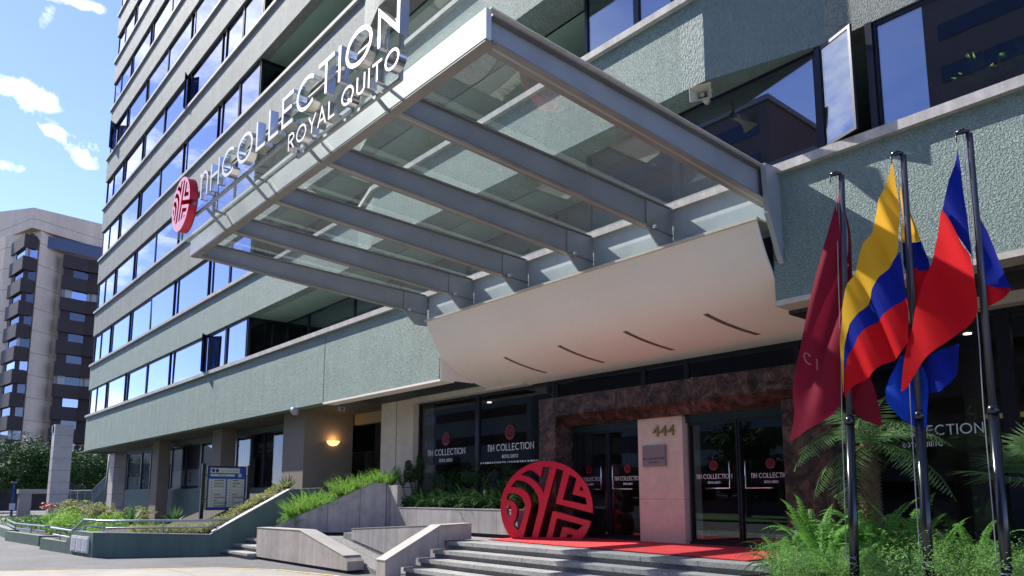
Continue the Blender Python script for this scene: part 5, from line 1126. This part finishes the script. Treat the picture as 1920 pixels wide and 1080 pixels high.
pr = [plant(fern_mesh(130+i, 18, .7, 1.2, .06, .026, .9, 14), 'fern', 'leaf_dark', lab, 'fern', 'shadowed ferns by the lobby glass', (0, 0, 0)) for i in range(2)]
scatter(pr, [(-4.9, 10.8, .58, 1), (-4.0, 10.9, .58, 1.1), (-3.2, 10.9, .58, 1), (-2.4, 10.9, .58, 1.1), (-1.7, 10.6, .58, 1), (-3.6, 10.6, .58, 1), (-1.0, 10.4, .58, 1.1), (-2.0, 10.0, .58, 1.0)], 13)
plant(cloud_mesh(99, 120, (.10, .06, .05), .05, clumps=5), 'flowers', M('petal_lilac', (.35, .33, .5), .6), 'small lilac blossoms among the ferns at the carpet end', 'flowers', None, (-5.15, 9.3, 1.15))
# palms
def palm(label, loc, hgt, nf, ln, leaf, seed, droop=1.5, fan=False, tr=.115, mat='leaf_palm'):
    t_ = thing('palm_tree', label, 'palm', loc); r = random.Random(seed); b = MB()
    b.tube([(0, 0, 0), (.02, 0, hgt*.4), (.0, .0, hgt)], [tr*1.1, tr*.95, tr*.8], 14)
    n = 26; rows = int(hgt/.045)
    for k in range(rows):
        z = k*.045
        for j in range(10):
            a = 2*math.pi*(j+.5*(k % 2))/10+r.uniform(-.1, .1); R = tr*(1.05-.2*z/hgt); c = Vector((math.cos(a)*R, math.sin(a)*R, z)); o_ = Vector((math.cos(a), math.sin(a), 0)); s_ = Vector((-math.sin(a), math.cos(a), 0))
            tip = c+o_*.045+Vector((0, 0, .05)); b.quad(c-s_*.035, c+Vector((0, 0, -.03)), c+s_*.035, tip); b.quad(c-s_*.035, tip, c+s_*.035, c+Vector((0, 0, .035)))
    b.build('trunk', 'palm_bark', t_)
    b = MB()
    for k in range(nf):
        a = k*2.4+r.uniform(-.2, .2); el = r.uniform(.0, 1.2) if k > nf*.25 else r.uniform(-.35, .3); d = Vector((math.cos(a)*math.cos(el), math.sin(a)*math.cos(el), math.sin(el)))
        if not fan: frond(b, (0, 0, hgt), d, ln*r.uniform(.8, 1.1), droop*r.uniform(.8, 1.2), leaf, .02, 30, rnd=r, stemw=.007, fold=.55, tip=.1)
        else:
            c = Vector((0, 0, hgt))+d*ln*.55; s_ = d.cross(Vector((0, 0, 1))).normalized(); u_ = s_.cross(d)
            b.quad(Vector((0, 0, hgt))-s_*.008, Vector((0, 0, hgt))+s_*.008, c+s_*.008, c-s_*.008)
            for j in range(26):
                q = (j-12.5)/12.5*1.75; t = (d*math.cos(q)+s_*math.sin(q)+u_*.12).normalized(); L = leaf*(1-.25*abs(q)/1.75)*r.uniform(.9, 1.1); e = c+t*L+Vector((0, 0, -.16*L*r.uniform(.6, 1.6))); m_ = c+t*L*.5; w_ = t.cross(u_).normalized()*.013
                b.quad(c, m_-w_, e, m_+w_)
    b.build('crown', mat, t_); return t_
palm('short feather palm with a scaly brown trunk between the first two flagpoles', (-4.5, 10.05, .58), 1.75, 19, 1.3, .32, 7, 1.05)
palm('fan palm with shaded fronds at the right frame edge', (-2.35, 9.15, .55), 1.22, 15, .75, .50, 8, fan=True, mat='leaf_palm')
# plants inside the upper window
lab = 'pot plant inside the upper right window'
pr = [plant(fern_mesh(140, 16, .45, 1.0, .11, .055, .8, 9), 'house_plant', 'leaf_bright', lab, 'plant', 'plants inside the upper right window', (0, 0, 0)), plant(agave_mesh(36, 30, .6, .06), 'house_plant', 'leaf_bright', lab, 'plant', 'plants inside the upper right window', (0, 0, 0))]
scatter(pr, [(-3.98, 10.32, 6.72, .55), (-3.78, 10.33, 6.72, .55), (-3.55, 10.33, 6.74, .6), (-3.33, 10.32, 6.76, .55), (-3.1, 10.34, 6.78, .6), (-2.88, 10.35, 6.82, .65), (-2.62, 10.38, 6.9, .75), (-2.38, 10.38, 6.95, .75)], 14)
b = MB(); b.box(-4.7, 2, 10.22, 10.6, 6.42, 6.70); part(b, 'window_box', 'dark_wall')
# big dark tree, far left, with a lower companion
def tree(name, label, loc, hgt, size, n, leaf, mat, seed, clumps, trunk=.25, cz=None):
    t_ = thing(name, label, 'tree', loc); r = random.Random(seed); b = MB(); cz = cz or hgt
    b.tube([(0, 0, 0), (.1, .15, hgt*.35), (0, 0, hgt*.7)], [trunk, trunk*.8, trunk*.5], 8)
    for k in range(8):
        a = k*.8+r.uniform(-.2, .2); q = r.uniform(.5, .85); b.tube([(0, 0, hgt*.3+.1*k), (math.cos(a)*size[0]*q*.5, math.sin(a)*size[1]*q*.5, hgt*.7), (math.cos(a)*size[0]*q, math.sin(a)*size[1]*q, hgt+size[2]*r.uniform(-.3, .5))], [trunk*.5, trunk*.3, trunk*.1], 5)
    b.build('trunk', 'bark', t_); c = cloud_mesh(seed, n, size, leaf, clumps=clumps, up_=.7).build('crown', mat, t_); c.location = (0, 0, cz); return t_
tree('tree', 'broad dark green tree with dense round crown in front of the tower', (-73.2, 10.0, 0), 3.9, (3.6, 3.9, 2.1), 15000, .26, 'leaf_tree', 51, 60, .22, 4.1)
tree('tree', 'darker tree half hidden behind the tiled columns', (-74.5, 16.4, 0), 3.4, (3.6, 4.2, 1.9), 10000, .28, 'leaf_tree', 52, 46, .2, 3.7)
tree('tree', 'deep shadowed tree behind the outdoor stair', (-72, 21.5, 0), 3.0, (4, 5, 2.2), 9000, .3, 'leaf_dark', 53, 40, .2, 3.2)
tree('tree', 'dark tree at the extreme left edge', (-88, 6.5, 0), 3.4, (4, 5, 2.6), 9000, .34, 'leaf_dark', 54, 40, .2, 3.4)
b = MB(); b.box(-104, -100, -5, 45, 0, 5.5); tag(b.build('podium_wall', 'tower_brown'), 'long dark podium wall at the foot of the tower behind the trees', 'wall')
# street trees across the road, mirrored in the glass
for i, (x, y) in enumerate(((-30, -24), (-14, -26), (2, -23))):
    tree('street_tree', ('leafy street tree across the road on the left', 'leafy street tree across the road in the middle', 'leafy street tree across the road on the right')[i], (x, y, 0), 4.6, (2.6, 2.6, 1.9), 3500, .4, 'leaf_tree', 70+i, 24, .2, 5)
# floating dust of the place is left out: the air was clear
